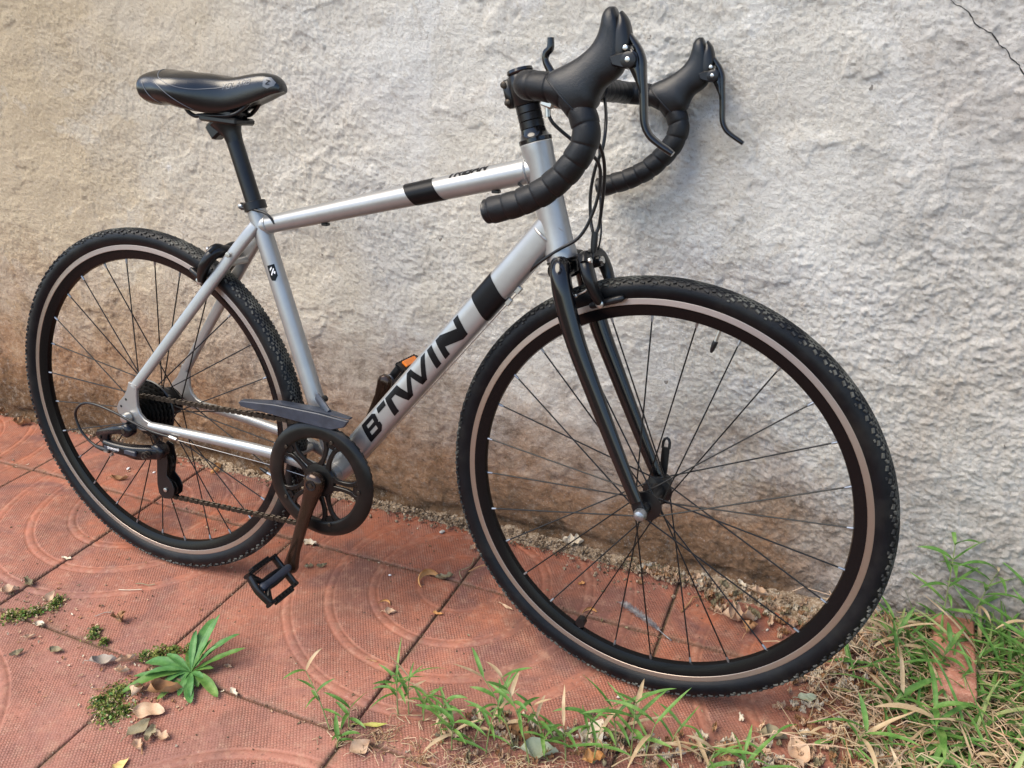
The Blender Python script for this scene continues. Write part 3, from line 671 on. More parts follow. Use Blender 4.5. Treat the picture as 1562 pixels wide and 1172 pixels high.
def sad_side(x,f): # point on near flank, f 0 bottom..1 top
    xsn=[s_[0] for s_ in sst]; w=np.interp(x,xsn,[s_[1] for s_ in sst]); zt=np.interp(x,xsn,[s_[2] for s_ in sst]); zb=np.interp(x,xsn,[s_[3] for s_ in sst])
    if f>=.45:
        s_=((f-.45)/.55)**(1/.75); s_=min(1,s_); c=-math.sqrt(max(0,1-s_*s_)); yy=-w*abs(c)**.82; zz=zb+(zt-zb)*f
    else:
        q=(1-f/.45)**(1/.55); wide=min(1,max(0,(w-.03)/.045)); yy=-w*math.sqrt(max(0,1-q*q))**.6*(1-.10*q-.12*wide*q); zz=zb+(zt-zb)*.45*(1-q**.55)
    return Vector((x,yy,zz))
g=G()
for pts in ([(.120,.62),(.126,.45),(.134,.28),(.144,.12)],[(.150,.62),(.166,.45),(.182,.28),(.198,.12)],[(.130,.97),(.140,.88),(.155,.74),(.178,.62),(.205,.60),(.230,.66),(.252,.72)]):
    L=[sad_side(x,f)+Vector((0,-.0002,.0001)) for x,f in cr(pts,5)]; g.sweep(L,.0006,6,cap=True)
sub('piping',g,M['greyprint'],sad)
def sad_map(u_,v_): return tuple(sad_side(u_,.72+v_/.05)+Vector((0,-.0006,.0005)))
decal('lettering',stroke_text('YOLARB',.243,-.004,.0075,.0009,.2,.3,1.2),sad_map,M['greyprint'],sad,.003)
decal('badge',[[(.316,-.012),(.324,-.018),(.334,-.010),(.336,.004),(.328,.009),(.317,.004)]],sad_map,M['greyprint'],sad,.003)
decal('emblem',stroke_text('Z',.3215,-.009,.009,.0016,.1,.3,.9),lambda a,b_:tuple(Vector(sad_map(a,b_))+Vector((0.0003,-.0006,.0004))),M['decal'],sad,.003)
for s_ in (-1,1):
    g=G(); g.sweep(cr([(.162,s_*.030,.562),(.166,s_*.026,.552),(.176,s_*.022,.5455),(.19,s_*.021,.547),(.245,s_*.021,.548),(.266,s_*.017,.556),(.285,s_*.012,.572),(.305,s_*.008,.590)],4),.0035,10); sub('rail',g,M['black_satin'],sad)
# --- drivetrain
g=G(); rnd=random.Random(8)
def sprocket(g,c,r,y,th,teeth,hole=.5):
    n=teeth*4; prof=[]
    for j in range(n):
        a=2*PI*j/n; rr_=r*(1+ (.035 if j%4 in (1,2) else -.02)); prof.append((c[0]+rr_*math.cos(a),c[1]+rr_*math.sin(a)))
    inn=[(c[0]+r*hole*math.cos(2*PI*j/n),c[1]+r*hole*math.sin(2*PI*j/n)) for j in range(n)]
    R=[[(x,y-th/2,z) for x,z in prof],[(x,y+th/2,z) for x,z in prof],[(x,y+th/2,z) for x,z in inn],[(x,y-th/2,z) for x,z in inn]]
    g.rings(R,loop=True)
cas=bpy.data.objects.new('cassette',None); C.objects.link(cas); cas.parent=root; cas.matrix_parent_inverse=Matrix.Identity(4); cas.matrix_local=MLR
for k in range(7):
    g=G(); r=.0555-.0052*k; sprocket(g,(0,0),r,-.0235-.0048*k,.0018,28-3*k,.45); sub('sprocket',g,M['cassette'],cas,25)
g=G(); g.lathe([(-.020,.040),(-.021,.058),(-.0195,.060),(-.019,.040)],n=48,closed=True); g.lathe([(-.054,.012),(-.053,.0165),(-.024,.022),(-.021,.022)],n=24); sub('spoke_guard',g,M['plastic'],cas)
CX,CZ=.411,-.056; RC=.0985
g=G(); sprocket(g,(CX,CZ),RC,-.0435,.0022,48,.86); cring=part('chainring',g,M['cassette'],angle=25)
cg=G(); cg.lathe([(-.0470,.0785),(-.0535,.0785),(-.0550,.0805),(-.0555,.0840),(-.0553,.0950),(-.0540,.1030),(-.0500,.1075),(-.0470,.1070),(-.0475,.0960)],c=(CX,0,CZ),n=96,closed=True)
guard=part('chain_guard_disc',cg,M['ring'])
g=G(); g.lathe([(-.046,.020),(-.046,.031),(-.050,.0325),(-.054,.0300),(-.056,.020)],c=(CX,0,CZ),n=36)
for k in range(5):
    a=math.radians(68+72*k); r_=(math.cos(a),math.sin(a)); t_=(-math.sin(a),math.cos(a))
    for e in (-1,1):
        pl=[(.026,.0030),(.040,.0026),(.056,.0026),(.068,.0045),(.073,.0090),(.080,.0090),(.081,.0230),(.0765,.0205),(.071,.0150),(.062,.0112),(.050,.0098),(.040,.0100),(.026,.0150)]
        g.prism([(CX+r_[0]*q+t_[0]*e*w_,CZ+r_[1]*q+t_[1]*e*w_) for q,w_ in pl],-.0535,-.0475,.0008)
    g.prism([(CX+r_[0]*q+t_[0]*w_,CZ+r_[1]*q+t_[1]*w_) for q,w_ in ((.069,-.005),(.081,-.010),(.081,.010),(.069,.005))],-.0533,-.0477,.0006)
sub('spider_arm',g,M['ring'],guard)
for k in range(5):
    a=math.radians(68+72*k); g=G(); g.lathe([(-.0560,.0022),(-.0575,.0035),(-.0580,.0030)],c=(CX+.083*math.cos(a),0,CZ+.083*math.sin(a)),n=10); sub('bolt',g,M['chainm'],guard)
def crank(x1,z1,y0,y1,lab=None):
    x0,z0=CX+.0,CZ; d=Vector((x1-x0,0,z1-z0)); L=d.length; d.normalize(); 
    pts=[];rad=[]
    for t,yy,a,b in ((-.115,0,.005,.006),(-.10,0,.009,.012),(-.06,0,.0115,.0175),(0,0,.0125,.0195),(.06,0,.012,.0180),(.14,.1,.0100,.0150),(.30,.35,.0078,.0125),(.55,.7,.0065,.0110),(.80,.95,.0062,.0105),(.93,1,.0072,.0130),(1.0,1,.0080,.0145),(1.05,1,.0075,.0125),(1.085,1,.005,.007)):
        p=Vector((x0,0,z0))+d*(L*t); p.y=y0+(y1-y0)*yy; pts.append(p); rad.append((a,b))
    g=G(); g.sweep(pts,rad,24,sq=2.6); c_=part('crank_arm',g,M['bronze'],label=lab,angle=60)
    s_=-1 if y0<0 else 1
    g=G(); yb=y0+s_*.0115; g.lathe([(yb,.0100),(yb+s_*.0015,.0100),(yb+s_*.0016,.0080),(yb+s_*.0006,.0075)],c=(x0,0,z0),n=20); sub('crank_bolt_cap',g,M['plastic'],c_)
    g=G(); g.lathe([(yb,.0050),(yb+s_*.0022,.0046)],c=(x0,0,z0),n=6); sub('crank_bolt',g,M['chainm'],c_)
    return c_
crank(.3665,-.2185,-.066,-.086); crank(.4640,.0930,.066,.086)
def pedal(x,z,y0,sg,tilt):
    p=bpy.data.objects.new('pedal',None); C.objects.link(p); p.parent=root; p.matrix_parent_inverse=Matrix.Identity(4)
    p.matrix_local=MLR@Matrix.Translation((x,y0,z))@Matrix.Rotation(tilt,4,'Y')
    g=G(); g.lathe([(0,.0065),(sg*.010,.0065),(sg*.012,.0095),(sg*.024,.0095),(sg*.040,.0085),(sg*.070,.0080),(sg*.080,.0075),(sg*.083,.004)],n=20); sub('spindle',g,M['guardm'],p,50)
    # cage: rounded frame with toothed long edges
    g=G(); ya,yb=sg*.016,sg*.086; hx=.031
    for y_ in (ya,yb): g.sweep(cr([(-hx,y_-(yb-ya)*.04*(1 if y_==yb else 0),0),(-hx*.5,y_,0),(0,y_+(yb-ya)*.03*(1 if y_==yb else 0),0),(hx*.5,y_,0),(hx,y_-(yb-ya)*.04*(1 if y_==yb else 0),0)],2),(.0042,.0075),10,side=(0,1,0),sq=3)
    for x_ in (-hx,hx):
        g.sweep([(x_,ya-sg*.002,0),(x_,yb+sg*.002,0)],(.0036,.0085),10,side=(1,0,0),sq=3)
        for k in range(8):
            yy=ya+(yb-ya)*(k+.5)/8
            for zz in (-.0095,.0095): g.box((x_,yy,zz*.95),(.0055,.0050,.0040))
    for e in (-1,1):
        g.sweep(cr([(e*.004,ya,0),(e*.0075,ya+sg*.014,0),(e*.0085,(ya+yb)/2,0),(e*.009,yb-sg*.016,0),(e*.022,yb,0)],3),[(.0040,.0070),(.0040,.0075),(.0040,.0080),(.0040,.0075),(.0035,.0065)],10,side=(1,0,0))
        g.sweep(cr([(e*.008,yb-sg*.016,0),(e*.018,yb-sg*.010,0),(e*.029,yb-sg*.004,0)],3),[(.004,.006),(.003,.006)],8,side=(0,0,1))
    sub('cage',g,M['black_satin'],p)
    for x_ in (-hx,hx):
        g=G(); g.box((x_*1.16,(ya+yb)/2,0),(.005,.044,.013),bev=.001); sub('reflector',g,M['orange'] if sg>0 else M['black_satin'],p)
    return p
pedal(.3665,-.2185,-.090,-1,.80); pedal(.4640,.0930,.090,1,-.9)
# chain
def ang_arc(c,r,a0,a1,n): return [(c[0]+r*math.cos(math.radians(a0+(a1-a0)*i/n)),c[1]+r*math.sin(math.radians(a0+(a1-a0)*i/n))) for i in range(n+1)]
SR=.034; PU=(.050,-.092); PL=(.055,-.1465)
path=[]
path+=[(x,z,-.0415) for x,z in ang_arc((0,0),SR,205,88,10)]
path+=[(x,z,-.0435) for x,z in ang_arc((CX,CZ),RC+.001,94,-92,26)]
path+=[(x,z,-.0435) for x,z in ang_arc(PL,.0185,-92,-205,8)]
path+=[(x,z,-.0425) for x,z in ang_arc(PU,.0165,-20,60,6)]
path+=[(.032,-.055,-.0415)]
path+=[(x,z,-.0415) for x,z in ang_arc((0,0),SR,-60,-150,5)]+[path[0]]
pp=[Vector((x,y,z)) for x,z,y in path]; cum=[0]
for a_,b_ in zip(pp[:-1],pp[1:]): cum.append(cum[-1]+(b_-a_).length)
def at_len(s_): 
    i=min(max(np.searchsorted(cum,s_)-1,0),len(pp)-2); t=(s_-cum[i])/max(1e-9,cum[i+1]-cum[i]); return pp[i].lerp(pp[i+1],t)
g=G(); nl=int(cum[-1]/.0127)
for k in range(nl):
    a_=at_len(cum[-1]*k/nl); b_=at_len(cum[-1]*(k+1)/nl); d=(b_-a_); L=d.length; d.normalize(); n_=Vector((0,1,0)); n_=(n_-d*n_.dot(d)).normalized(); m_=d.cross(n_); R=Matrix((d,n_,m_)).transposed()
    off=.0032 if k%2 else .0020
    for e in (-1,1):
        g.box((a_+b_)/2+n_*e*off,(L*.55,.0011,.0060),R)
        g.box(a_+n_*e*off,(L*.62,.0011,.0084),R,bev=.0004); g.box(b_+n_*e*off,(L*.62,.0011,.0084),R,bev=.0004)
    g.sweep([a_-n_*.0042,a_+n_*.0042],.0024,8,side=tuple(d))
part('chain',g,M['chainm'],angle=30)
# rear derailleur
g=G(); Y=-.080
g.lathe([(-.071,.011),(-.073,.0135),(-.088,.0135),(-.091,.010)],c=(.004,0,-.022),n=22)
g.prism([(-.0725,-.0400),(-.0680,-.0310),(-.024,-.0165),(.004,-.0105),(.012,-.020),(.006,-.030),(-.014,-.0310),(-.038,-.0370),(-.0430,-.0480),(-.0400,-.0560),(-.0500,-.0620),(-.0600,-.0560)],-.0780,-.0920,.0032)
g.sweep(cr([(-.050,-.088,-.056),(-.020,-.087,-.061),(.012,-.080,-.064),(.040,-.068,-.066),(.058,-.060,-.068)],4),[(.008,.0085),(.0090,.0110),(.0100,.0115),(.0110,.0130),(.009,.012)],18,sq=3.4)
g.sweep(cr([(-.012,-.080,-.072),(.012,-.076,-.076),(.036,-.066,-.076)],3),[(.005,.006),(.007,.008),(.006,.007)],12)
g.lathe([(-.046,.013),(-.050,.0155),(-.068,.0155),(-.071,.012)],c=(.053,0,-.064),n=22)
der=part('rear_derailleur',g,M['mech'],angle=50)
g=G(); g.box((-.030,-.094,-.0615),(.034,.006,.008),Matrix.Rotation(.08,3,'Y'),bev=.0015); g.box((.012,-.090,-.0640),(.030,.006,.010),Matrix.Rotation(.05,3,'Y'),bev=.0015); sub('link_plate',g,M['guardm'],der)
g=G(); g.sweep([(.046+.006*math.cos(t*.9),-.073-.0010*t,-.064+.006*math.sin(t*.9)) for t in range(0,22)],.0010,6); sub('spring',g,M['chainm'],der)
g=G(); g.sweep([(-.058,-.0925,-.044),(-.058,-.0945,-.044)],.0035,10,side=(1,0,0)); g.sweep([(.003,-.0905,-.022),(.003,-.0930,-.022)],.0050,6,side=(1,0,0)); sub('pivot_bolt',g,M['chainm'],der)
g=G(); cage=[(.040,-.062),(.050,-.052),(.063,-.056),(.067,-.085),(.060,-.116),(.071,-.128),(.076,-.142),(.073,-.156),(.062,-.165),(.047,-.167),(.036,-.158),(.034,-.138),(.037,-.110),(.040,-.085)]
g.prism(cage,-.053,-.0555,.0006); g.prism([(x+.001,z) for x,z in cage],-.0345,-.0325,.0006); sub('cage',g,M['black_satin'],der)
for c_ in (PU,PL):
    g=G(); sprocket(g,c_,.0175 if c_==PL else .0155,-.0435,.0030,11,.2); g.lathe([(-.052,.006),(-.036,.006)],c=(c_[0],0,c_[1]),n=12); sub('jockey_wheel',g,M['plastic'],der,25)
g=G(); g.lathe([(-.0555,.004),(-.0580,.0042),(-.0585,.003)],c=(PL[0],0,PL[1]),n=12); sub('bolt',g,M['bolt'],der)
g=G(); g.lathe([(-.096,.002),(-.090,.0036)],c=(-.034,0,-.076),n=8); g.box((-.040,-.098,-.068),(.010,.004,.003)); g.box((-.026,-.098,-.070),(.004,.004,.003)); sub('adjuster_screw',g,M['bolt'],der)
g=G(); g.sweep([(-.075,-.090,-.066),(-.058,-.091,-.068),(-.040,-.090,-.069)],[(.0035,.0035),(.005,.005),(.006,.006)],10); sub('barrel_adjuster',g,M['plastic'],der)
dmap=lambda u_,v_:(u_,-.1012+abs(u_+.02)*.05,v_)
decal('lettering',stroke_text('SHIMANO',-.034,-.0600,.0042,.0008,.2,.3),lambda u_,v_:(u_,-.0995+.12*max(0,u_+.02),v_-.06*(u_+.03)),M['white'],der,.004)
# long slate chain cover with bracket on seat tube
g=G(); g.prism([(.252,.066),(.262,.069),(.330,.0735),(.420,.072),(.478,.067),(.470,.055),(.445,.0465),(.360,.051),(.300,.0555),(.256,.0585)],-.052,-.0600,.0012)
g.sweep([(.254,-.050,.067),(.33,-.046,.074),(.42,-.044,.073),(.476,-.046,.068)],[(.008,.0015),(.010,.0016),(.012,.0016),(.006,.0015)],8)
fd=part('front_chain_cover',g,M['guardm'],angle=35)
g=G(); g.sweep(cr([(.432,-.046,.070),(.412,-.034,.079),(.392,-.020,.085)],3),(.004,.008),10); sub('bracket',g,M['guardm'],fd)
g=G(); g.lathe([(-.028,.005),(-.014,.006)],c=(.404,0,.083),n=12); sub('bolt',g,M['black_satin'],fd)
# --- fork, headset, stem (front frame)
st0,st1=Vector((-.2147,0,.5198)),Vector((-.1663,0,.3557)); sdn=(st1-st0).normalized()
g=G(); g.sweep([st0-sdn*.000,st0-sdn*.001,st0-sdn*.006,st0-sdn*.008,st0-sdn*.014,st0-sdn*.020],[(.0236,)*2,(.0246,)*2,(.0246,)*2,(.0215,)*2,(.0190,)*2,(.0182,)*2],36); part('headset_cup',g,M['black_gloss'],'F')
for k in range(3):
    a_=.0205+.011*k; g=G(); g.sweep([st0-sdn*a_,st0-sdn*(a_+.0008),st0-sdn*(a_+.0100),st0-sdn*(a_+.0105)],[(.0172,)*2,(.0180,)*2,(.0180,)*2,(.0172,)*2],32); part('headset_spacer',g,M['black_satin'],'F')
g=G(); S0=st0-sdn*.0535; S1=st0-sdn*.0960
g.sweep([S0,S0-sdn*.001,S1+sdn*.001,S1],[(.0185,)*2,(.0195,)*2,(.0195,)*2,(.0185,)*2],32)
mid=(S0+S1)/2; BC=Vector((-.148,0,.594)); g.sweep([mid,mid.lerp(BC,.5),BC],[(.0165,.0185),(.0150,.0165),(.0165,.0175)],24)
g.lathe([(-.024,.0185),(-.022,.0205),(.022,.0205),(.024,.0185)],c=BC,n=28)
back=mid+Vector((-.022,0,-.006)); g.box(back,(.014,.018,.040),Matrix.Rotation(-.29,3,'Y'),bev=.003)
stem=part('stem',g,M['black_satin'],'F',angle=50)
for k in (-1,1):
    c_=back-sdn*k*.0125+Vector((-.003,0,0)); g=G(); g.lathe([(-.0115,.003),(-.0105,.0048),(.0105,.0048),(.0115,.003)],c=c_,n=14); sub('clamp_bolt',g,M['chainm'],stem)
g=G(); g.sweep([S1-sdn*.0005,S1-sdn*.0035,S1-sdn*.0075,S1-sdn*.0085],[(.0175,)*2,(.0195,)*2,(.0185,)*2,(.014,)*2],28); sub('top_cap',g,M['black_gloss'],stem)
g=G(); g.sweep([st1+sdn*.0005,st1+sdn*.003,st1+sdn*.006,st1+sdn*.014,st1+sdn*.022],[(.0240,)*2,(.0245,)*2,(.0215,)*2,(.0215,)*2,(.020,)*2],32); part('headset_cup',g,M['black_satin'],'F')
g=G(); cw=st1+sdn*.016
g.sweep([cw+Vector((0,-.030,.001)),cw+Vector((0,-.018,.003)),cw+Vector((0,.018,.003)),cw+Vector((0,.030,.001))],[(.0150,.0150),(.0185,.0185),(.0185,.0185),(.0150,.0150)],24,side=(1,0,0))
fork=part('fork',g,M['black_gloss'],'F')
for s_ in (-1,1):
    g=G(); g.sweep(cr([(-.158,s_*.020,.345),(-.156,s_*.032,.352),(-.151,s_*.0430,.344),(-.1455,s_*.0485,.325),(-.137,s_*.0500,.295),(-.118,s_*.0510,.243),(-.088,s_*.0520,.178),(-.055,s_*.0530,.108),(-.028,s_*.0535,.052),(-.010,s_*.0540,.016)],4),[(.013,.013),(.0150,.0150),(.0152,.0152),(.0148,.0155),(.0140,.0158),(.0128,.0150),(.0115,.0135),(.0100,.0120),(.0088,.0105),(.0075,.0095)],28); sub('blade',g,M['black_gloss'],fork)
    g=G(); g.prism([(-.022,.030),(-.008,.030),(.002,.012),(.009,.002),(.007,-.009),(-.004,-.012),(-.012,-.006),(-.016,.010)],s_*.050,s_*.0565,.001); sub('fork_end',g,M['black_satin'],fork)
# --- handlebar
def yv(s_,pts): return [(x,s_*y,z,r) for x,y,z,r in pts]
core=[(-.148,0,.594,.0155),(-.148,.03,.594,.0155),(-.148,.055,.594,.0130)]
g=G(); g.sweep([(-.148,-.085,.594),(-.148,.085,.594)],.0150,24,side=(1,0,0)); bar=part('handlebar',g,M['black_satin'],'F')
for s_ in (-1,1):
    pts=[(-.148,.060,.5945),(-.149,.100,.5945),(-.150,.140,.5945),(-.149,.172,.594),(-.142,.192,.593),(-.128,.2005,.592),(-.110,.2015,.5905),(-.094,.202,.586),(-.078,.2025,.576),(-.0655,.203,.560),(-.0605,.203,.541),(-.0665,.203,.520),(-.083,.203,.4975),(-.106,.203,.477),(-.134,.203,.4615),(-.163,.203,.451),(-.186,.203,.4445)]
    L=[Vector((x,s_*y,z)) for x,y,z in cr(pts,10)]
    cum_=[0]
    for a_,b_ in zip(L[:-1],L[1:]): cum_.append(cum_[-1]+(b_-a_).length)
    tot=cum_[-1]; N=int(tot/.0011); g=G(); PP=[];RR=[]
    wrap=.0215; rnd=random.Random(4+s_)
    for i in range(N+1):
        s__=tot*i/N; k=min(np.searchsorted(cum_,s__),len(L)-1); k=max(k,1); t=(s__-cum_[k-1])/(cum_[k]-cum_[k-1]); p=L[k-1].lerp(L[k],t)
        PP.append(p)
    # tape wraps: sawtooth radius whose phase leans with the angle round the bar
    R=[];S0_=Vector((1,0,0)); last=None; n=26
    a=Vector((0,0,1)) 
    for i,p in enumerate(PP):
        t=(PP[min(i+1,N)]-PP[max(i-1,0)]).normalized(); a=(a-t*a.dot(t)).normalized(); b=t.cross(a)
        ring=[];s__=tot*i/N
        for j in range(n):
            th=2*PI*j/n; ph=(s__+.0035*math.sin(th+.6))/wrap; fr=ph-math.floor(ph)
            rad=.0152+.0013*max(0,math.sin(PI*min(1,fr)))**.35+.0008*(fr if fr<.94 else (1-fr)/.06)+.00025*math.sin(5*th+ph*3)
            if s__>tot-.004: rad*=.93
            ring.append(p+(a*math.cos(th)+b*math.sin(th))*rad)
        R.append(ring)
    g.rings(R); tape=sub('bar_tape',g,M['tape'],bar,75)
    e=PP[-1]; t=(PP[-1]-PP[-3]).normalized(); g=G(); g.sweep([e-t*.001,e+t*.002,e+t*.004,e+t*.005],[(.0150,)*2,(.0155,)*2,(.0135,)*2,(.006,)*2],24,side=(0,1,0)); sub('bar_plug',g,M['plastic'],bar)
    # lever hood and lever
    lv=bpy.data.objects.new('brake_lever',None); C.objects.link(lv); lv.parent=root; lv.matrix_parent_inverse=Matrix.Identity(4); lv.matrix_local=MLF@Matrix.Translation((0,s_*.202,0))
    st=[(-.1110,.6045,-.0640,.5590,.0208),(-.1045,.6085,-.0555,.5650,.0212),(-.0925,.6135,-.0490,.5710,.0204),(-.0780,.6205,-.0460,.5800,.0182),(-.0660,.6285,-.0400,.5910,.0168),(-.0575,.6370,-.0290,.5990,.0160),(-.0520,.6470,-.0205,.6090,.0155),(-.0495,.6570,-.0200,.6250,.0150),(-.0480,.6650,-.0220,.6370,.0150),(-.0450,.6705,-.0240,.6480,.0142),(-.0400,.6735,-.0270,.6580,.0115),(-.0350,.6735,-.0305,.6660,.0060)]
    g=G(); g.loft([tuple(q) for q in cr(st,4)],26,0,2.3); hr=g.v[:26]; g.sweep([Vector(v) for v in hr]+[Vector(hr[0])],.0011,6,cap=False); sub('hood',g,M['hood'],lv,70)
    st=[(-.0260,.6690,-.0300,.6550,.0090),(-.0190,.6610,-.0330,.6420,.0130),(-.0145,.6490,-.0330,.6240,.0140),(-.0130,.6370,-.0300,.6150,.0140),(-.0160,.6260,-.0290,.6040,.0125)]
    g=G(); g.loft([tuple(q) for q in cr(st,4)],22,0,2.6); sub('lever_body',g,M['plastic'],lv,60)
    g=G(); pl=[(-.0195,.6480),(-.0100,.6370),(-.0040,.6280),(-.0005,.6180),(.0010,.6040),(.0030,.5900),(.0048,.5760),(.0058,.5640),(.0080,.5520),(.0145,.5410),(.0250,.5330),(.0350,.5270),(.0420,.5225)]
    g.sweep([(x,0,z) for x,z in cr(pl,4)],[(.0060,.0030),(.0075,.0036),(.0080,.0042),(.0085,.0048),(.0085,.0046),(.0080,.0044),(.0078,.0042),(.0076,.0042),(.0074,.0040),(.0072,.0038),(.0068,.0036),(.0062,.0036),(.0045,.0030)],16,sq=2.6)
    g.prism([(-.0160,.6330),(-.0040,.6260),(-.0005,.6120),(.0018,.5960),(.0028,.5850),(-.0030,.5960),(-.0100,.6080),(-.0160,.6160)],-.0095,-.0075,.0006); g.prism([(-.0160,.6330),(-.0040,.6260),(-.0005,.6120),(.0018,.5960),(.0028,.5850),(-.0030,.5960),(-.0100,.6080),(-.0160,.6160)],.0075,.0095,.0006)
    sub('lever_blade',g,M['black_gloss'],lv,60)
    g=G(); g.lathe([(-.0165,.0060),(-.0155,.0085),(.0155,.0085),(.0165,.0060)],c=(-.0115,0,.6190),n=22); g.prism([(-.034,.622),(-.026,.6255),(-.014,.6270),(-.010,.6110),(-.018,.6100),(-.030,.6130)],-.0155,.0155,.002); sub('pivot_boss',g,M['plastic'],lv)
    for (bx,bz) in ((-.0118,.6192),(-.0150,.6310)):
        g=G(); g.lathe([(-.0172,.0018),(-.0168,.0028),(.0168,.0028),(.0172,.0018)],c=(bx,0,bz),n=14); sub('bolt',g,M['bolt'],lv)
# thumb shifter on the bar top
g=G(); g.sweep([(-.150,-.040,.594),(-.150,-.058,.594)],.0185,24,side=(1,0,0)); g.sweep([(-.160,-.050,.585),(-.150,-.056,.576),(-.140,-.060,.572)],[(.010,.009),(.012,.010),(.008,.008)],14)
shf=part('thumb_shifter',g,M['plastic'],'F')
g=G(); g.sweep(cr([(-.166,-.050,.602),(-.175,-.050,.616),(-.182,-.050,.628),(-.181,-.050,.637),(-.1755,-.050,.643),(-.1755,-.050,.656)],4),[(.0050,.0065),(.0048,.0052),(.0045,.0042),(.0048,.0052),(.0052,.0048),(.0050,.0040)],12,sq=2.6); sub('shift_lever',g,M['black_gloss'],shf)
g=G(); g.box((-.160,-.086,.5745),(.018,.014,.012),Matrix.Rotation(.3,3,'Y'),bev=.002); g.sweep([(-.161,-.086,.570),(-.160,-.086,.557)],.0040,10); g.sweep([(-.150,-.086,.573),(-.142,-.086,.572)],.0055,12); sub('barrel_adjuster',g,M['bolt'],shf)
# --- cables
def cable(pts,r=.0024,fr='F',mat='plastic',name='cable_housing',k=8):
    g=G(); g.sweep(cr(pts,k),r,10); return part(name,g,M[mat],fr)
cable([(-.160,-.086,.562),(-.152,-.084,.548),(-.126,-.070,.525),(-.104,-.040,.500),(-.103,-.030,.465),(-.113,-.030,.425),(-.130,-.032,.394),(-.160,-.034,.374),(-.190,-.032,.352),(-.216,-.020,.330)])
cable([(-.140,-.120,.582),(-.118,-.090,.560),(-.104,-.050,.530),(-.099,-.025,.490),(-.106,-.012,.420),(-.110,-.014,.400)],.0025)
cable([(-.135,.060,.582),(-.118,.020,.566),(-.108,-.005,.545),(-.108,-.012,.518),(-.118,-.010,.490),(-.124,-.008,.455),(-.122,-.008,.42),(-.116,-.013,.402)],.0024)
cable([(-.140,.060,.520),(-.128,.035,.480),(-.118,.020,.430),(-.112,.012,.395),(-.118,.014,.360)],.0014,mat='plastic',name='thin_cable')
cable([(.754,-.012,.466),(.772,-.026,.461),(.800,-.031,.462),(.83,-.035,.470),(.86,-.06,.49)],.0022,'R')
# down tube cable stops and bare wires
g=G()
for u_,v_ in ((.500,-.0265),(.475,-.0275)):
    c_=D0+dd*u_+dn*v_; g.box((c_.x,-.006,c_.z),(.012,.008,.008),Matrix.Rotation(-.89,3,'Y'),bev=.001)
part('cable_stop',g,M['bolt'],'R')
g=G(); a_=D0+dd*.505-dn*.0285; b_=D0+dd*.06-dn*.026; g.sweep([(a_.x,-.006,a_.z),(b_.x,-.006,b_.z)],.0008,6); part('bare_wire',g,M['wire'],'R')
g=G(); g.sweep([(.405,-.012,-.082),(.30,-.050,-.048),(.110,-.071,-.027)],.0007,6); part('bare_wire',g,M['wire'],'R')
g=G(); g.sweep([(.112,-.071,-.0265),(.098,-.072,-.0235),(.097,-.072,-.0235)],.0038,12); part('cable_stop',g,M['bolt'],'R')
cable([(.098,-.072,-.0235),(.060,-.078,-.017),(.020,-.084,-.003),(-.020,-.088,.012),(-.065,-.090,.021),(-.097,-.090,.016),(-.118,-.090,-.006),(-.112,-.090,-.036),(-.092,-.090,-.057),(-.074,-.090,-.066)],.0025,'R')
cable([(.245,-.012,.400),(.300,-.016,.395),(.318,-.014,.378)],.0022,'R')
g=G(); g.box((TT0.lerp(TT1,.25)-tn*.018),(.012,.010,.005),bev=.001); g.box((TT0.lerp(TT1,.85)-tn*.020),(.012,.010,.005),bev=.001); part('cable_guide',g,M['black_satin'],'R')
# --- brakes
def caliper(fr,piv,fwd,rimdir,padr,silver=False):
    """dual pivot caliper: piv centre (x,z); fwd unit pointing along the rim away from the steerer; rimdir unit to the axle"""
    c=Vector((piv[0],0,piv[1])); f=Vector((fwd[0],0,fwd[1])); d=Vector((rimdir[0],0,rimdir[1])); y=Vector((0,1,0))
    g=G()
    for s_ in (-1,1):
        g.sweep(cr([c+y*(-s_*.012)+f*(.004+.004*s_)-d*.004,c+y*(s_*.010)+f*(.006+.003*s_)-d*.010,c+y*(s_*.030)+f*.010-d*.004,c+y*(s_*.0375)+f*.012+d*.018,c+y*(s_*.0330)+f*.013+d*.042,c+y*(s_*.0240)+f*.014+d*(padr)],4),[(.0080,.0100),(.0090,.0110),(.0095,.0115),(.0085,.0110),(.0070,.0095),(.0062,.0080)],14,side=tuple(f),sq=2.6)
    g.sweep([c-f*.012,c+f*.022],.0085,16)
    # cable arm on the near side
    g.sweep(cr([c+y*-.014+f*.010-d*.010,c+y*-.030+f*.013-d*.014,c+y*-.040+f*.013-d*.004],3),[(.006,.008),(.0055,.0075),(.006,.008)],12,side=tuple(f),sq=2.6)
    cal=part('brake_caliper',g,M['black_satin'],fr,angle=50,label='front brake caliper' if fr=='F' else 'rear brake caliper')
    for s_ in (-1,1):
        pc=c+y*(s_*.0175)+f*.014+d*(padr+.001); t=Vector((-d.z,0,d.x)); 
        if t.dot(f)<0: t=-t
        g=G(); g.sweep([pc-t*.020,pc-t*.016,pc+t*.022,pc+t*.030,pc+t*.034],[(.0045,.0035),(.0058,.0052),(.0058,.0055),(.0055,.0050),(.003,.003)],12,side=(0,1,0),sq=3); sub('brake_pad',g,M['plastic'],cal)
        g=G(); q=c+y*(s_*.028)+f*.014+d*(padr); g.sweep([q,q+y*s_*.0042,q+y*s_*.0050],[(.0060,)*2,(.0060,)*2,(.0045,)*2],14,side=(1,0,0)); sub('bolt',g,M['bolt'],cal)
    g=G(); q=c+f*.022; g.sweep([q,q+f*.004],.0055,8); q=c+y*-.036+f*.010-d*.006; g.sweep([q,q+f*.012],.0045,8); sub('bolt',g,M['bolt'],cal)
    return cal,c,f,d
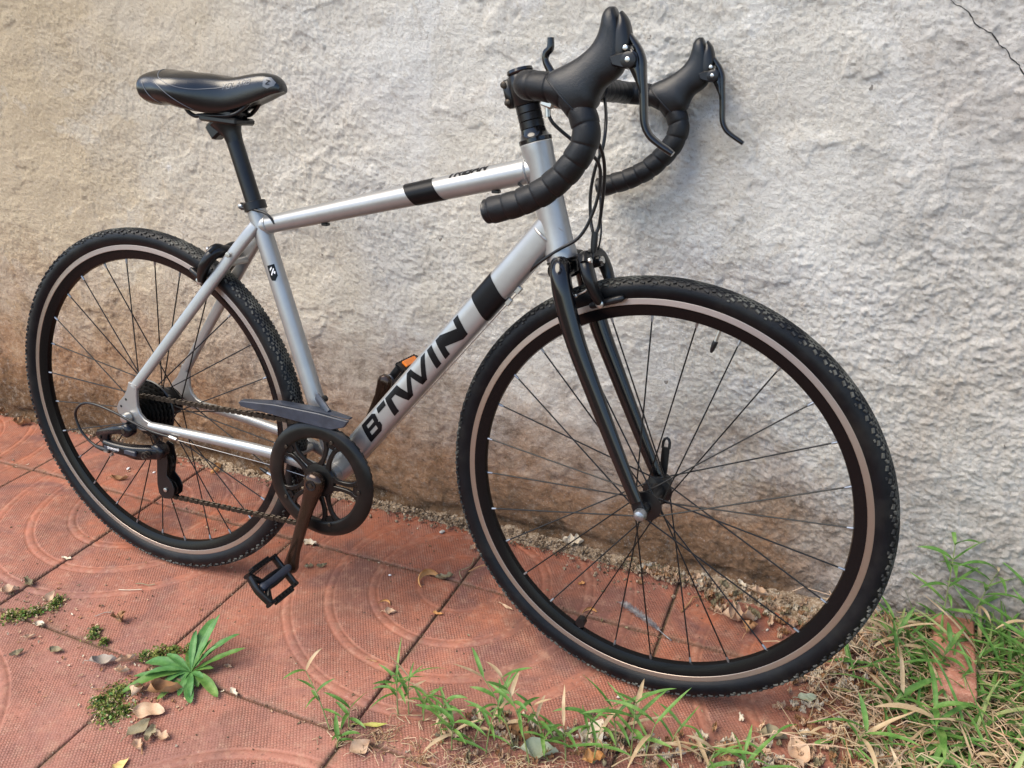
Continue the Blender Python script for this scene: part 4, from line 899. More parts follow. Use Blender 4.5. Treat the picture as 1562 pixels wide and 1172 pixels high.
nf=lambda x,z:(x/math.hypot(x,z),z/math.hypot(x,z))
pf=(-.126,.352); dF=nf(-pf[0]*1.0,-pf[1]); fF=(-dF[1],dF[0])
cal,c,f,d=caliper('F',pf,fF,dF,.058)
g=G(); g.sweep([(-.112,-.014,.402),(-.112,-.015,.384),(-.112,-.016,.372)],[(.0048,)*2,(.0052,)*2,(.0040,)*2],12); g.sweep([(-.112,-.016,.374),(-.110,-.026,.345),(-.108,-.034,.334)],.0008,6); sub('barrel_adjuster',g,M['plastic'],cal)
g=G(); g.sweep(cr([(-.109,-.034,.335),(-.112,-.036,.322),(-.120,-.036,.316),(-.127,-.036,.312)],3),.0014,8); g.ball((-.128,-.036,.311),.0030); sub('cable_tail',g,M['bolt'],cal)
pr_=(.206,.312); dR=nf(-pr_[0],-pr_[1]); fR=(dR[1],-dR[0]); 
fR=(-abs(fR[0]),abs(fR[1]))
caliper('R',pr_,fR,dR,.062)
# ------------------------------------------------------------------ dry leaves
def leaf_mesh(L,W,curl,fold,seed,style='ovate'):
    rnd=random.Random(seed); nu,nv=14,7; vs=[]
    ph=[rnd.uniform(0,6.28) for _ in range(6)]
    for i in range(nu+1):
        t=i/nu
        if style=='ovate': w=math.sin(PI*t**.75)**.9
        elif style=='lance': w=math.sin(PI*t**.9)**1.1
        elif style=='lobed': w=max(0,math.sin(PI*t**.8))**.7*(.62+.38*math.sin(t*19+ph[0]))
        elif style=='torn': w=math.sin(PI*min(1,t*.95+.05))**.5*(.75+.25*math.sin(t*11+ph[0])+.12*math.sin(t*27+ph[1]))
        else: w=math.sin(PI*t)**.5
        w=max(w,.03)*W/2
        for j in range(nv):
            v=(j/(nv-1))*2-1
            x=(t-.5)*L; y=v*w*(1+.08*math.sin(9*t+ph[2]+j)); a=curl*(t-.5); 
            z=abs(v)**1.4*fold*W*(1-.3*t)+.10*W*math.sin(5*t+ph[3])*v+.06*W*math.sin(12*t+ph[4]+v*3)
            if abs(curl)>1e-3:
                R_=L/curl; x2=(R_-z)*math.sin(a); z=R_-(R_-z)*math.cos(a); x=x2
            vs.append((x,y,z))
    zmin=min(v[2] for v in vs)
    vs=[(x,y,z-zmin) for x,y,z in vs]
    fs=[(i*nv+j,i*nv+j+1,(i+1)*nv+j+1,(i+1)*nv+j) for i in range(nu) for j in range(nv-1)]
    return vs,fs
LG='dry leaves fallen on the pavement'
def leaf(x,y,L,W,rot,col,label,style='ovate',curl=.6,fold=.2,z=.001,tilt=(0,0),seed=None,cat='leaf',name='dry_leaf'):
    seed=seed if seed is not None else int(abs(x*7919+y*104729)*100)
    L*=1.05; W*=1.08; curl*=1.25; vs,fs=leaf_mesh(L,W,curl,fold,seed,style); g=G(); g.add(vs,fs)
    # stalk
    if style in('ovate','lance','lobed'): 
        p=vs[3]; g.sweep([p,(p[0]-L*.12,p[1]+W*.05,p[2]+.001),(p[0]-L*.22,p[1]+W*.12,.0012)],.0006,5)
    me=g.mesh(name,M['leaf_'+col],80,recalc=False); o=link(name,me); o.location=(x,y,z); o.rotation_euler=(tilt[0],tilt[1],math.radians(rot)); tag(o,label,cat,LG); return o
leaf(-.548,-.302,.024,.010,10,'pale','tiny pale leaf scrap on the tile joint at the far left','torn')
leaf(-.545,-.392,.040,.017,-15,'olive','curled olive leaf with a dark tip at the left, above the left moss patch','torn',1.4,.4)
leaf(-.560,-.425,.034,.020,40,'tan','tan folded leaf at the left picture edge below the olive one','ovate',.8,.5)
leaf(-.462,-.408,.030,.015,75,'tan','tan leaf standing on the left moss patch','ovate',.8,.4,.008,(.5,-.5))
leaf(-.283,-.407,.036,.026,-30,'brown','crumpled brown leaf alone on the tile left of the rosette weed','torn',2.2,.9)
leaf(-.311,-.438,.018,.006,60,'tan','upright pinkish leaf sliver on the small moss tuft','lance',.4,.1,.004,(0,-.7))
leaf(-.419,-.470,.020,.012,20,'pale','pale leaf tip on the joint below the left moss patch','ovate',.5,.3)
leaf(-.406,-.502,.024,.008,40,'tan','thin tan leaf curl on the lower left tile','lance',1.4,.6)
leaf(-.389,-.541,.026,.013,62,'olive','dark green-brown leaf at the lower left edge','torn',1.0,.4)
leaf(-.328,-.509,.028,.014,14,'olive','flat grey-green leaf on the lower left tile','lance',.5,.3)
leaf(-.222,-.500,.052,.021,28,'grey','long grey leaf with a rolled rim left of the rosette weed','ovate',1.1,.55)
leaf(-.185,-.483,.040,.015,45,'tan','tan shrivelled leaf touching the long grey leaf','torn',1.7,.7,.004)
leaf(-.172,-.505,.034,.016,20,'tan','reddish tan broken leaf under the rosette weed','torn',1.6,.6,.004)
leaf(-.108,-.532,.030,.024,95,'tan','pinkish folded leaf between the moss and the rolled leaf','ovate',1.1,.6,.006)
leaf(-.066,-.513,.060,.022,28,'brown','long ochre-brown rolled leaf below the rosette weed','ovate',.9,.9,.004)
leaf(-.075,-.500,.046,.024,40,'olive','dark wet leaf under the rosette weed','ovate',.5,.2,.002)
leaf(-.060,-.555,.050,.034,22,'tan','broad flat pinkish-tan leaf below the rolled leaf','ovate',.35,.12,.004)
leaf(-.048,-.588,.042,.022,80,'olive','grey-green split leaf below the broad tan leaf','ovate',.5,.2,.004)
leaf(-.024,-.588,.032,.020,115,'olive','right half of the grey-green leaf pair near the bottom left','torn',.5,.3,.003)
leaf(-.004,-.585,.030,.018,10,'tan','crumbly tan leaf scrap right of the grey-green pair','torn',.9,.4)
leaf(-.026,-.612,.026,.016,-20,'tan','crumbly tan leaf scrap lowest of its heap','torn',.9,.4)
leaf(-.024,-.648,.026,.016,80,'yellow','small yellow-orange leaf at the bottom edge left','ovate',.3,.1)
leaf(-.011,-.425,.018,.010,10,'tan','small curled leaf just right of the rosette weed','torn',1.2,.5)
leaf(.039,-.468,.024,.010,-20,'pale','small pale scrap right below the rosette weed','torn',.9,.4)
leaf(-.098,-.066,.034,.018,0,'pale','pale yellowish leaf scrap on the joint beside the pedal','torn',.6,.2)
leaf(-.049,-.136,.022,.012,30,'olive','left of two small shrivelled scraps below the crank','torn',1.4,.5)
leaf(-.026,-.124,.026,.010,45,'olive','right of two small shrivelled scraps below the crank','torn',1.4,.5)
def crescent(x,y,r,a0,a1,w,rot,label,col='orange'):
    g=G(); L=[];Rd=[]; n=26
    for i in range(n+1):
        t=i/n; a=math.radians(a0+(a1-a0)*t); rr_=r*(1+.25*t); L.append((rr_*math.cos(a),rr_*math.sin(a),w*.55*(math.sin(PI*min(1,t*.9+.12)))+.001)); Rd.append((.0007,max(.0006,w*.5*math.sin(PI*min(.97,t*.85+.14))**.8)))
    ring=[]
    for i,(p,rd) in enumerate(zip(L,Rd)):
        c_=Vector(p); o=Vector((p[0],p[1],0)).normalized(); h=rd[1]
        ring.append([c_+o*(.35*h*(abs(v)**2)*-1.6)+Vector((0,0,v*h)) for v in (-1,-.6,-.2,.2,.6,1)])
    vs=[v for q in ring for v in q]; g.add(vs,[(i*6+j,i*6+j+1,i*6+j+7,i*6+j+6) for i in range(n) for j in range(5)])
    o=link('dry_leaf',g.mesh('dry_leaf',M['leaf_'+col],80,recalc=False)); o.location=(x,y,.001); o.rotation_euler=(0,0,math.radians(rot)); tag(o,label,'leaf',LG)
crescent(.205,-.082,.021,70,255,.016,0,'orange crescent curled leaf on the tile joint in the centre')
leaf(.228,-.066,.040,.016,35,'olive','crinkled olive-brown leaf right beside the orange crescent','torn',1.2,.5)
crescent(.158,-.182,.012,20,170,.006,0,'small arched orange leaf on the middle rings')
leaf(.180,-.195,.026,.014,20,'tan','small tan leaf with a dark edge on the middle rings','ovate',.9,.4)
leaf(.267,-.166,.022,.008,10,'orange','thin orange scrap lying across the central tile joint','torn',.9,.4,.002)
leaf(.242,.046,.030,.016,70,'tan','tan leaf caught beside the front tyre near the wall','torn',1.0,.4,.004)
leaf(.381,-.098,.030,.006,-15,'tan','thin dry sliver left of the front tyre','lance',.3,.1)
leaf(.300,-.486,.036,.026,60,'tan','pinkish triangular leaf among the seedlings at the bottom','ovate',.3,.2,.003)
leaf(.293,-.441,.046,.009,22,'yellowgreen','yellow-green fallen blade at the bottom centre','lance',.3,.2,.004)
leaf(.244,-.462,.022,.014,50,'tan','brown-tipped scrap beside the bottom seedling','torn',.8,.3,.003)
leaf(.217,-.316,.020,.004,5,'brown','dark little twig-like leaf on the outer ring','lance',.6,.1)
for q,(dx,dy,ro) in enumerate(((0,0,20),(.022,.004,80),(-.018,.006,150),(.006,.018,-40),(.030,-.012,-20),(-.004,-.017,60))):
    pass
leaf(.434,.128,.046,.036,20,'pale','pale lobed leaf cluster on the mortar behind the front wheel','lobed',.5,.3,.012)
leaf(.791,.024,.060,.044,10,'tan','big crumpled oak-like leaf seen through the front wheel','lobed',.9,.5,.003)
leaf(.815,.005,.040,.028,80,'brown','brown crumpled leaf lying against the oak-like one','lobed',1.2,.7,.003)
leaf(.819,.107,.034,.016,-10,'tan','tan rolled leaf close to the wall seen through the wheel','ovate',1.1,.7,.010)
leaf(.784,.118,.028,.012,-40,'pale','thin pale leaf leaning on the wall foot behind the wheel','torn',1.2,.5,.012)
leaf(.489,.020,.016,.010,40,'orange','tiny orange-brown scrap in the left of the front wheel','torn',1.2,.4)
leaf(.597,.066,.018,.012,60,'brown','tiny dark red-brown scrap in the centre of the front wheel','torn',1.2,.4)
crescent(.535,-.060,.014,60,190,.008,0,'little orange arched leaf beside the spoke magnet')
leaf(.623,-.325,.058,.040,75,'pale','large pale beige leaf behind the bottom grass','ovate',.4,.2,.002)
leaf(.655,-.320,.046,.020,10,'tan','tan blade-shaped leaf right of the large beige leaf','lance',.6,.4,.003)
leaf(.560,-.392,.060,.030,15,'sage','greyish-white leaf at the bottom edge under the grass','ovate',.8,.5,.004)
leaf(.520,-.372,.050,.030,-10,'brown','brown curled leaf at the bottom edge left of the greyish one','torn',1.2,.6,.003)
leaf(.640,-.372,.036,.026,30,'orange','orange-tan leaf at the bottom edge among grass stems','torn',.8,.4,.004)
leaf(.825,-.274,.030,.014,-12,'brown','small rolled brown leaf on the last tile near the bottom','ovate',1.0,.9)
leaf(.884,-.226,.044,.020,5,'olive','olive-grey rolled leaf at the edge of the leaf litter','ovate',.8,.8)
leaf(.922,-.245,.060,.030,110,'tan','large orange-tan leaf in the litter at the bottom right','ovate',.5,.3,.004)
leaf(.925,-.128,.030,.020,25,'sage','round sage-green leaf at the left rim of the litter','ovate',.3,.15,.006)
leaf(.975,-.012,.034,.022,120,'pale','pale leaf lying against the front tyre on the right','ovate',.4,.2,.004)
leaf(.870,-.262,.046,.018,-15,'tan','crisp tan leaf flake below the olive-grey rolled leaf','torn',1.3,.6)
leaf(-1.306,.130,.040,.026,10,'brown','brown leaf at the wall foot on the far left edge','lobed',1.2,.5,.003)
leaf(-1.201,.105,.056,.034,25,'brown','spiky brown leaf on the tile behind the rear tyre','lobed',1.1,.4,.003)
leaf(-.699,-.020,.050,.012,20,'brown','long curved leaf seen through the lower rear spokes','lance',1.2,.7)
crescent(-.515,.102,.019,-60,150,.016,0,'orange curled leaf by the wall seen through the rear wheel')
leaf(-.631,.094,.030,.010,10,'brown','dark curled scrap left of the orange curl by the wall','torn',1.4,.5,.004)
# feather
g=G(); rnd=random.Random(2); fa,fb=Vector((.579,-.008,.006)),Vector((.690,-.074,.004)); d=(fb-fa).normalized(); n_=Vector((-d.y,d.x,0))
g.sweep([fa-Vector((.60,-.03,0)),fa-Vector((.60,-.03,0))+(fb-fa)*.5+Vector((0,0,.004)),fb-Vector((.60,-.03,0))],[(.0004,)*2,(.0008,)*2,(.0012,)*2],6)
o_=Vector((.60,-.03,0))
for k in range(90):
    t=k/90*.78; p=fa.lerp(fb,t)-o_+Vector((0,0,.004*math.sin(t*PI)))
    for s_ in (-1,1):
        l_=(.010*math.sin(PI*min(1,t+.15))**.5)*rnd.uniform(.6,1.1); q=p+n_*s_*l_-d*l_*.8+Vector((0,0,rnd.uniform(-.0015,.002)))
        g.add([p,p+d*.0011,q+d*.0006,q],[(0,1,2,3)])
M['feather']=varmat('feather_grey',[(.05,.055,.07),(.14,.145,.16),(.42,.41,.40)],.6,scale=70)
fo=link('feather',g.mesh('feather',M['feather'],80,recalc=False)); fo.location=o_; tag(fo,'dark grey feather with pale tip lying on the tiles inside the front wheel','feather')
# twigs
def twig(pts,r,label,mat='leaf_brown'):
    g=G(); o=Vector(pts[0]); g.sweep(cr([tuple(Vector(p)-o) for p in pts],5),r,6); t=link('twig',g.mesh('twig',M[mat])); t.location=o; tag(t,label,'twig','twigs and stalks on the tiles'); return t
twig([(-.343,-.312,.003),(-.330,-.308,.004),(-.316,-.305,.002),(-.305,-.298,.003)],.0009,'dark crooked twig on the left middle tile','leaf_olive')
twig([(-.361,-.338,.002),(-.340,-.332,.003),(-.318,-.320,.002)],.0008,'pale straight straw on the left middle tile','leaf_pale')
twig([(.265,-.030,.004),(.285,-.008,.009),(.315,.012,.006),(.330,.016,.004)],.0013,'forked grey twig against the front tyre')
twig([(.262,-.055,.003),(.250,-.040,.008),(.262,-.015,.006),(.256,.015,.005)],.0010,'grey root fibre standing over the joint crossing','leaf_olive')
twig([(-.190,-.552,.003),(-.172,-.548,.006),(-.150,-.535,.003),(-.138,-.532,.004)],.0008,'thin brown twig left of the lower moss')
twig([(.690,.010,.003),(.700,.040,.006),(.704,.052,.011),(.722,.060,.005)],.0016,'short dark twig above the feather inside the front wheel')
twig([(-.034,-.600,.003),(-.018,-.612,.006),(-.008,-.622,.003)],.0009,'dark leaf stalk at the bottom left heap','leaf_brown')
twig([(-.340,-.415,.002),(-.330,-.400,.003),(-.321,-.395,.002)],.0007,'fine grey stalk right of the left moss patch','leaf_grey')
# pebbles
rnd=random.Random(21)
PB=[(.120,-.097,.006,'white pebble on the middle rings left of the orange crescent','white'),(-.645,.039,.007,'white chip on the tile left of the derailleur cage','white'),(.928,-.206,.009,'white pebble at the edge of the leaf litter','white'),(.845,.020,.007,'round white pebble beside the oak-like leaf','pebble'),(-.720,.028,.010,'white paint flake under the derailleur','white'),(.150,.075,.012,'grey slab chip below the wall in the centre','pebble'),(.640,-.235,.008,'small grey stone on the tile below the front tyre','pebble')]
for x,y,r,lab,mt in PB:
    g=G(); g.ball((0,0,r*.3),r*.6,8,(1.0,rnd.uniform(.5,.9),.45)); g.v=[(a*(1+rnd.uniform(-.15,.15)),b_*(1+rnd.uniform(-.15,.15)),c_*(1+rnd.uniform(-.1,.1))) for a,b_,c_ in g.v]
    o=link('pebble',g.mesh('pebble',M[mt],60)); o.location=(x,y,.0005); o.rotation_euler=(0,0,rnd.uniform(0,3)); tag(o,lab,'pebble','pebbles and chips on the tiles')
# gravel grains and crumbs: nobody could count them
def scatter_stones(name,label,n,gen,mat,seed,smin,smax):
    rnd=random.Random(seed); g=G()
    for _ in range(n):
        x,y,z=gen(rnd); s_=smin+(smax-smin)*rnd.random()**3; Rm=Quaternion((rnd.gauss(0,1),rnd.gauss(0,1),rnd.gauss(0,1),rnd.gauss(0,1))).normalized().to_matrix()
        vs=[(1,0,0),(-1,0,0),(0,1,0),(0,-1,0),(0,0,1),(0,0,-1)]; vs=[Vector((x,y,z+s_*.3))+Rm@(Vector(v)*s_*rnd.uniform(.6,1.1)) for v in vs]
        g.add(vs,[(0,2,4),(2,1,4),(1,3,4),(3,0,4),(2,0,5),(1,2,5),(3,1,5),(0,3,5)]); g.m[-8:]=[rnd.choice((0,0,1))]*8
    o=link(name,g.mesh(name,mat,20,recalc=False)); tag(o,label,'gravel',kind='stuff'); return o
def gen1(r):
    x=r.uniform(-1.5,1.10) if r.random()<.4 else r.uniform(-.1,1.1); w=.055 if x<.5 else .08; y=.137-abs(r.gauss(0,w*.42)); 
    if x<-.7: y=.14-abs(r.gauss(0,.012))
    return x,y,(.006 if y>.08 else .0005)
scatter_stones('gravel','grit and crumbled mortar grains along the wall foot',6500,gen1,[M['debris'],M['soil']],3,.0009,.0062)
def gen2(r):
    if r.random()<.55:
        if r.random()<.5: k=r.randint(-4,2); return X0+k*S+r.gauss(0,.002),r.uniform(-.8,.1),-.001
        k=r.randint(-2,0); return r.uniform(-1.3,1.1),Y0+k*S+r.gauss(0,.002),-.001
    return r.uniform(-1.2,1.08),r.uniform(-.75,.10),.0003
scatter_stones('crumbs','dark soil crumbs scattered over tiles and joints',3200,gen2,[M['soil'],M['debris']],5,.0006,.0024)
# brick
g=G(); g.box((0,0,.030),(.062,.19,.060),bev=.004); g.v=[(x+.0015*math.sin(z*90+y*50),y+.002*math.sin(x*70),z+.0012*math.sin(y*60+x*40)) for x,y,z in g.v]
bk=link('brick',g.mesh('brick',M['brick'],50)); bk.location=(1.144,.030,-.012); bk.rotation_euler=(.03,-.02,math.radians(-3)); tag(bk,'loose red brick half buried in grass at the right, by the wall','brick')
# ------------------------------------------------------------------ moss
def moss(x,y,pts,label,n,seed):
    rnd=random.Random(seed); g=G()
    for _ in range(n):
        cx_,cy_,r_=rnd.choice(pts); a=rnd.uniform(0,6.28); q=r_*abs(rnd.gauss(0,.62)); bx,by=cx_+q*math.cos(a),cy_+q*math.sin(a); h=(.003+.008*max(0,1-q/r_))*rnd.uniform(.6,1.3)
        l_=rnd.uniform(.0022,.0065); w_=l_*.4; d_=Vector((rnd.gauss(0,1),rnd.gauss(0,1),abs(rnd.gauss(0,.7)))).normalized(); s_=d_.cross(Vector((rnd.gauss(0,1),rnd.gauss(0,1),1))).normalized(); p=Vector((bx,by,h*rnd.random()))
        g.add([p-s_*w_*.3,p+s_*w_*.3,p+d_*l_*.6+s_*w_,p+d_*l_,p+d_*l_*.6-s_*w_],[(0,1,2,4),(2,3,4)]); g.m[-2:]=[rnd.choices((0,1,2),(6,2,2))[0]]*2
    o=link('moss',g.mesh('moss',[M['moss'],M['green'],M['straw']],80,recalc=False)); o.location=(x,y,0); tag(o,label,'moss','moss tufts in the tile joints',None); o['kind']='stuff'
moss(-.47,-.45,[(-.020,-.025,.018),(0,-.012,.014),(.012,.004,.013),(.028,.028,.014),(.022,.044,.010)],'green moss patch in the joint at the left edge',1500,1)
moss(-.305,-.452,[(0,.006,.012),(.008,-.006,.010),(.040,-.008,.009)],'small moss tuft with a pink sliver, right of the left moss patch',600,2)
moss(-.150,-.445,[(0,0,.018),(.020,.012,.016),(.045,.030,.014),(-.018,-.012,.012)],'dry yellowish moss behind the rosette weed',1200,3)
moss(-.125,-.560,[(-.020,.018,.020),(-.010,-.008,.020),(.004,-.024,.018),(.020,-.008,.014),(-.035,-.010,.010)],'dense moss cushion at lower left beside the broad tan leaf',2200,4)
# ------------------------------------------------------------------ blades, seedlings, rosette
def blade_geo(g,p,d,L,W,bend,seed,fold=.25,seg=8,twist=0,up=(0,0,1)):
    rnd=random.Random(seed); p=Vector(p); d=Vector(d).normalized(); U=Vector(up); s_=d.cross(U)
    if s_.length<.05: s_=Vector((math.cos(seed),math.sin(seed),0))
    s_.normalize(); rows=[]; q=p.copy(); dirn=d.copy()
    for i in range(seg+1):
        t=i/seg; w=W/2*(math.sin(PI*min(1,.18+.82*t))**.8 if t<1 else .02)*(1 if t>.0 else .5)
        n_=s_.cross(dirn).normalized(); sc_=s_*math.cos(twist*t)+n_*math.sin(twist*t)
        rows.append((q-sc_*w+n_*w*fold*2,q.copy(),q+sc_*w+n_*w*fold*2))
        dirn=(dirn-Vector((0,0,1))*bend/seg+Vector((rnd.gauss(0,.03),rnd.gauss(0,.03),0))).normalized(); q=q+dirn*L/seg
        if q.z<.002: q.z=.002
    vs=[v for r in rows for v in r]; fs=[]
    for i in range(seg): a=i*3; fs+=[(a,a+1,a+4,a+3),(a+1,a+2,a+5,a+4)]
    g.add(vs,fs); return q
def seedling(x,y,h,lx,ly,nb,seed,label,bl=.035,bw=.0045,name='grass_seedling',cat='weed',nodes=None,stemmat='palegreen',group='grass seedlings growing from the tile joints'):
    bl*=1.40; bw*=1.10; nb=int(nb*1.35); h*=1.28
    rnd=random.Random(seed); e=bpy.data.objects.new(name,None); C.objects.link(e); e.location=(x,y,0); tag(e,label,cat,group)
    pts=[(0,0,-.002),(lx*.25,ly*.25,h*.4),(lx*.6,ly*.6,h*.75),(lx,ly,h)]; L=cr(pts,5); g=G(); g.sweep(L,[(.0013,)*2,(.0010,)*2,(.0007,)*2],6); o=link('stem',g.mesh('stem',M[stemmat]),e)
    for k in range(nb):
        t=.35+.65*(k+.5)/nb if k<nb-2 else 1; p=L[min(int(t*(len(L)-1)),len(L)-1)]; a=k*2.4+rnd.uniform(-.5,.5)
        elev=.35+.75*t*rnd.uniform(.6,1.2); d=Vector((math.cos(a),math.sin(a)*.8,elev)); g=G(); blade_geo(g,p,d,bl*rnd.uniform(.6,1.25),bw*rnd.uniform(.8,1.2),rnd.uniform(.2,1.4),seed*31+k,.22,8,rnd.uniform(-.8,.8))
        link('blade',g.mesh('blade',M['green'] if rnd.random()<.8 else M['straw'],80,recalc=False),e)
    if nb:
        for _ in range(4):
            g=G(); a=rnd.uniform(0,6.28); g.sweep(cr([(0,0,0),(.01*math.cos(a),.01*math.sin(a),.006),(.022*math.cos(a+.6),.022*math.sin(a+.6),.003)],3),.0006,4); link('root_fibre',g.mesh('root_fibre',M['straw']),e)
    return e
seedling(.232,-.470,.060,-.055,.028,6,1,'leaning seedling with a dark green tip, leftmost of the bottom row',.032,.005)
seedling(.262,-.494,.022,.012,-.002,3,2,'tiny two-leaved seedling at the bottom edge under the leftmost one',.030,.007)
seedling(.258,-.455,.030,.004,.004,4,3,'short blue-green seedling right of the leaning one',.034,.005)
seedling(.318,-.403,.062,.002,.004,9,4,'bushy seedling standing on the central tile joint',.036,.005)
seedling(.334,-.396,.066,.008,-.002,8,5,'second bushy seedling just right of the joint one',.038,.0045)
seedling(.396,-.404,.050,.012,.004,7,6,'seedling with blue-green blades in the middle of the bottom row',.036,.0045)
seedling(.430,-.432,.050,.010,-.004,8,7,'dense short tuft at the bottom, below the middle seedlings',.045,.006)
seedling(.455,-.402,.040,.020,.012,4,8,'sparse seedling with a forked stalk right of the middle',.030,.0045)
seedling(.520,-.396,.098,-.050,.004,6,9,'tall arched stalk with a broad-leaved top, right of the middle',.040,.007)
seedling(.552,-.412,.115,-.046,.010,8,10,'tallest pale stalk with a curly tip, right of the arched stalk',.034,.0055)
seedling(.575,-.395,.070,-.030,.010,8,11,'ragged yellow-green seedling right of the tallest stalk',.030,.005)
seedling(.600,-.385,.055,-.004,0,6,12,'upright fan of stiff blades above the greyish leaf',.055,.006)
seedling(.640,-.372,.050,.006,.010,5,13,'thin seedling with drooping blades before the orange-tan leaf',.045,.0045)
seedling(.690,-.345,.085,.002,.006,7,14,'tall seedling touching the underside of the front tyre',.050,.006)
seedling(.712,-.352,.070,.012,.004,4,15,'pale stalk right beside the tall one under the tyre',.060,.0055)
seedling(.362,-.398,.045,.010,.002,5,16,'low seedling between the joint pair and the middle one',.034,.0045)
seedling(.412,-.425,.040,-.012,.006,5,17,'low ragged seedling left of the dense short tuft',.040,.005)
seedling(.482,-.418,.075,.018,.010,6,18,'slender seedling between the forked one and the arched stalk',.040,.0045)
seedling(.620,-.352,.050,.010,.004,5,19,'seedling before the large beige leaf',.040,.005)
seedling(.665,-.335,.060,-.012,.006,5,20,'seedling with two long blades left of the tall one',.060,.0055)
seedling(.740,-.318,.050,.016,.004,5,21,'leaning sprig under the tyre right of the pale stalk',.050,.005)
seedling(.800,-.345,.050,.010,.004,5,22,'sprig at the bottom edge below the rolled brown leaf',.050,.005)
seedling(.860,-.330,.050,-.010,.004,6,23,'sprig at the bottom edge where the litter starts',.050,.0055)
# long runner stalk lying to the right
e=bpy.data.objects.new('grass_runner',None); C.objects.link(e); e.location=(.668,-.372,0); tag(e,'long straw-coloured runner stalk reaching right across the last tile','weed')
L=cr([(0,0,.004),(.03,.008,.030),(.08,.030,.034),(.15,.075,.034),(.22,.135,.026),(.27,.155,.022)],6); g=G(); g.sweep(L,.0011,6); link('stem',g.mesh('stem',M['straw']),e)
for k,(i,a) in enumerate(((6,1.2),(10,-.6),(14,.7),(16,2.2),(20,-.4),(24,.9),(27,.2),(29,.8))):
    g=G(); blade_geo(g,L[i],(math.cos(a),math.sin(a),.5),.045,.005,1.0,k+90,.22,8,.3); link('blade',g.mesh('blade',M['green' if k<6 else 'straw'],80,recalc=False),e)
# rosette weed
e=bpy.data.objects.new('rosette_weed',None); C.objects.link(e); e.location=(-.058,-.462,.004); tag(e,'green rosette weed with long lance leaves growing from the tile joint','weed')
def rleaf(ang,L,W,el,bend,seed,mat='bluegreen'):
    L*=1.05; W*=1.02
    rn_=random.Random(seed); bend*=rn_.uniform(.8,1.5); side_b=rn_.uniform(-.3,.3)
    a=math.radians(ang); d=Vector((math.cos(a),math.sin(a),el)).normalized(); s_=Vector((-math.sin(a),math.cos(a),0)); q=Vector((0,0,.004)); rows=[]; seg=12; rnd=random.Random(seed); pr=rnd.uniform(0,6)
    for i in range(seg+1):
        t=i/seg; w=W/2*(.16+.84*math.sin(PI*min(1,max(0,(t-.12)/.88)))**.75 if t>.12 else .18)*(1 if t<1 else .05); n_=s_.cross(d).normalized()
        n_=-n_ if n_.z<0 else n_
        rows.append([q+s_*w*v+n_*(w*.38*abs(v)+.0006*math.sin(t*22+pr+v*2)*abs(v)) for v in (-1,-.5,0,.5,1)])
        d=(d-Vector((0,0,bend/seg))+s_*side_b/seg).normalized(); q=q+d*L/seg
        if q.z<.003: q.z=.003
    g=G(); vs=[v for r in rows for v in r]; g.add(vs,[(i*5+j,i*5+j+1,i*5+j+6,i*5+j+5) for i in range(seg) for j in range(4)])
    lf=link('leaf',g.mesh('leaf',M[mat],80,recalc=False),e)
# photo directions: screen angle -> ground azimuth approximated
for an,L,W,el,be,mt in ((108,.105,.017,.95,.7,'bluegreen'),(76,.100,.014,1.25,.6,'bluegreen'),(58,.095,.013,.95,.7,'bluegreen'),(32,.095,.013,.55,.5,'bluegreen'),(92,.050,.014,1.0,.8,'bluegreen'),
  (190,.090,.022,.45,.55,'bluegreen'),(205,.098,.014,.40,.75,'bluegreen'),(221,.112,.019,.42,.75,'bluegreen'),(262,.034,.014,.8,1.7,'bluegreen'),(350,.085,.018,.28,.5,'bluegreen'),
  (303,.078,.016,.30,.8,'bluegreen'),(263,.070,.013,.12,.6,'leafmix'),(20,.040,.010,.6,.8,'bluegreen'),(328,.040,.012,.25,.5,'leafmix'),(140,.045,.014,1.0,1.0,'bluegreen'),(175,.060,.013,.75,.9,'bluegreen'),(235,.060,.012,.55,.9,'bluegreen'),(48,.060,.010,1.1,.6,'bluegreen'),(120,.070,.012,1.2,.6,'bluegreen'),(213,.075,.012,.7,1.0,'bluegreen'),(285,.055,.011,.4,.9,'bluegreen'),(68,.060,.010,1.4,.5,'bluegreen'),(315,.060,.011,.5,1.1,'bluegreen'),(182,.080,.011,.30,.6,'bluegreen'),(345,.034,.011,.5,.8,'bluegreen')):
    rleaf(an+0,L,W,el,be,int(an*7+L*1000),('bluegreen','bluegreen','green')[int(an)%3] if mt=='bluegreen' else 'green')
# ------------------------------------------------------------------ grass and straw tangle at the right
rnd=random.Random(77)
def in_tangle(x,y):
    # left rim runs from the tyre to the bottom edge of the frame
    return x>.90+.10*math.sin(y*20)*.3 and y<.15 and (x-.90)>-(y+.28)*.10-.02
def tangle_pt(r):
    while True:
        x=r.uniform(.86,1.75); y=r.uniform(-.62,.135)
        if in_tangle(x,y) and r.random()<min(1,max(.10,.10+(x-.92)*3.2)): return x,y
g=G()
for k in range(4800):
    x,y=tangle_pt(rnd); a=rnd.uniform(0,6.28); L=rnd.uniform(.03,.10); h=rnd.uniform(.002,.034); dx,dy=math.cos(a)*L,math.sin(a)*L
    g.cur=rnd.choices((0,1,2),(5,3,2))[0]
    g.sweep([(x,y,h),(x+dx*.35+rnd.gauss(0,.006),y+dy*.35+rnd.gauss(0,.006),h+rnd.uniform(0,.014)),(x+dx*.7+rnd.gauss(0,.006),y+dy*.7+rnd.gauss(0,.006),h+rnd.uniform(-.002,.010)),(x+dx,y+dy,max(.002,h-.004))],rnd.uniform(.0005,.0012),4,cap=False)
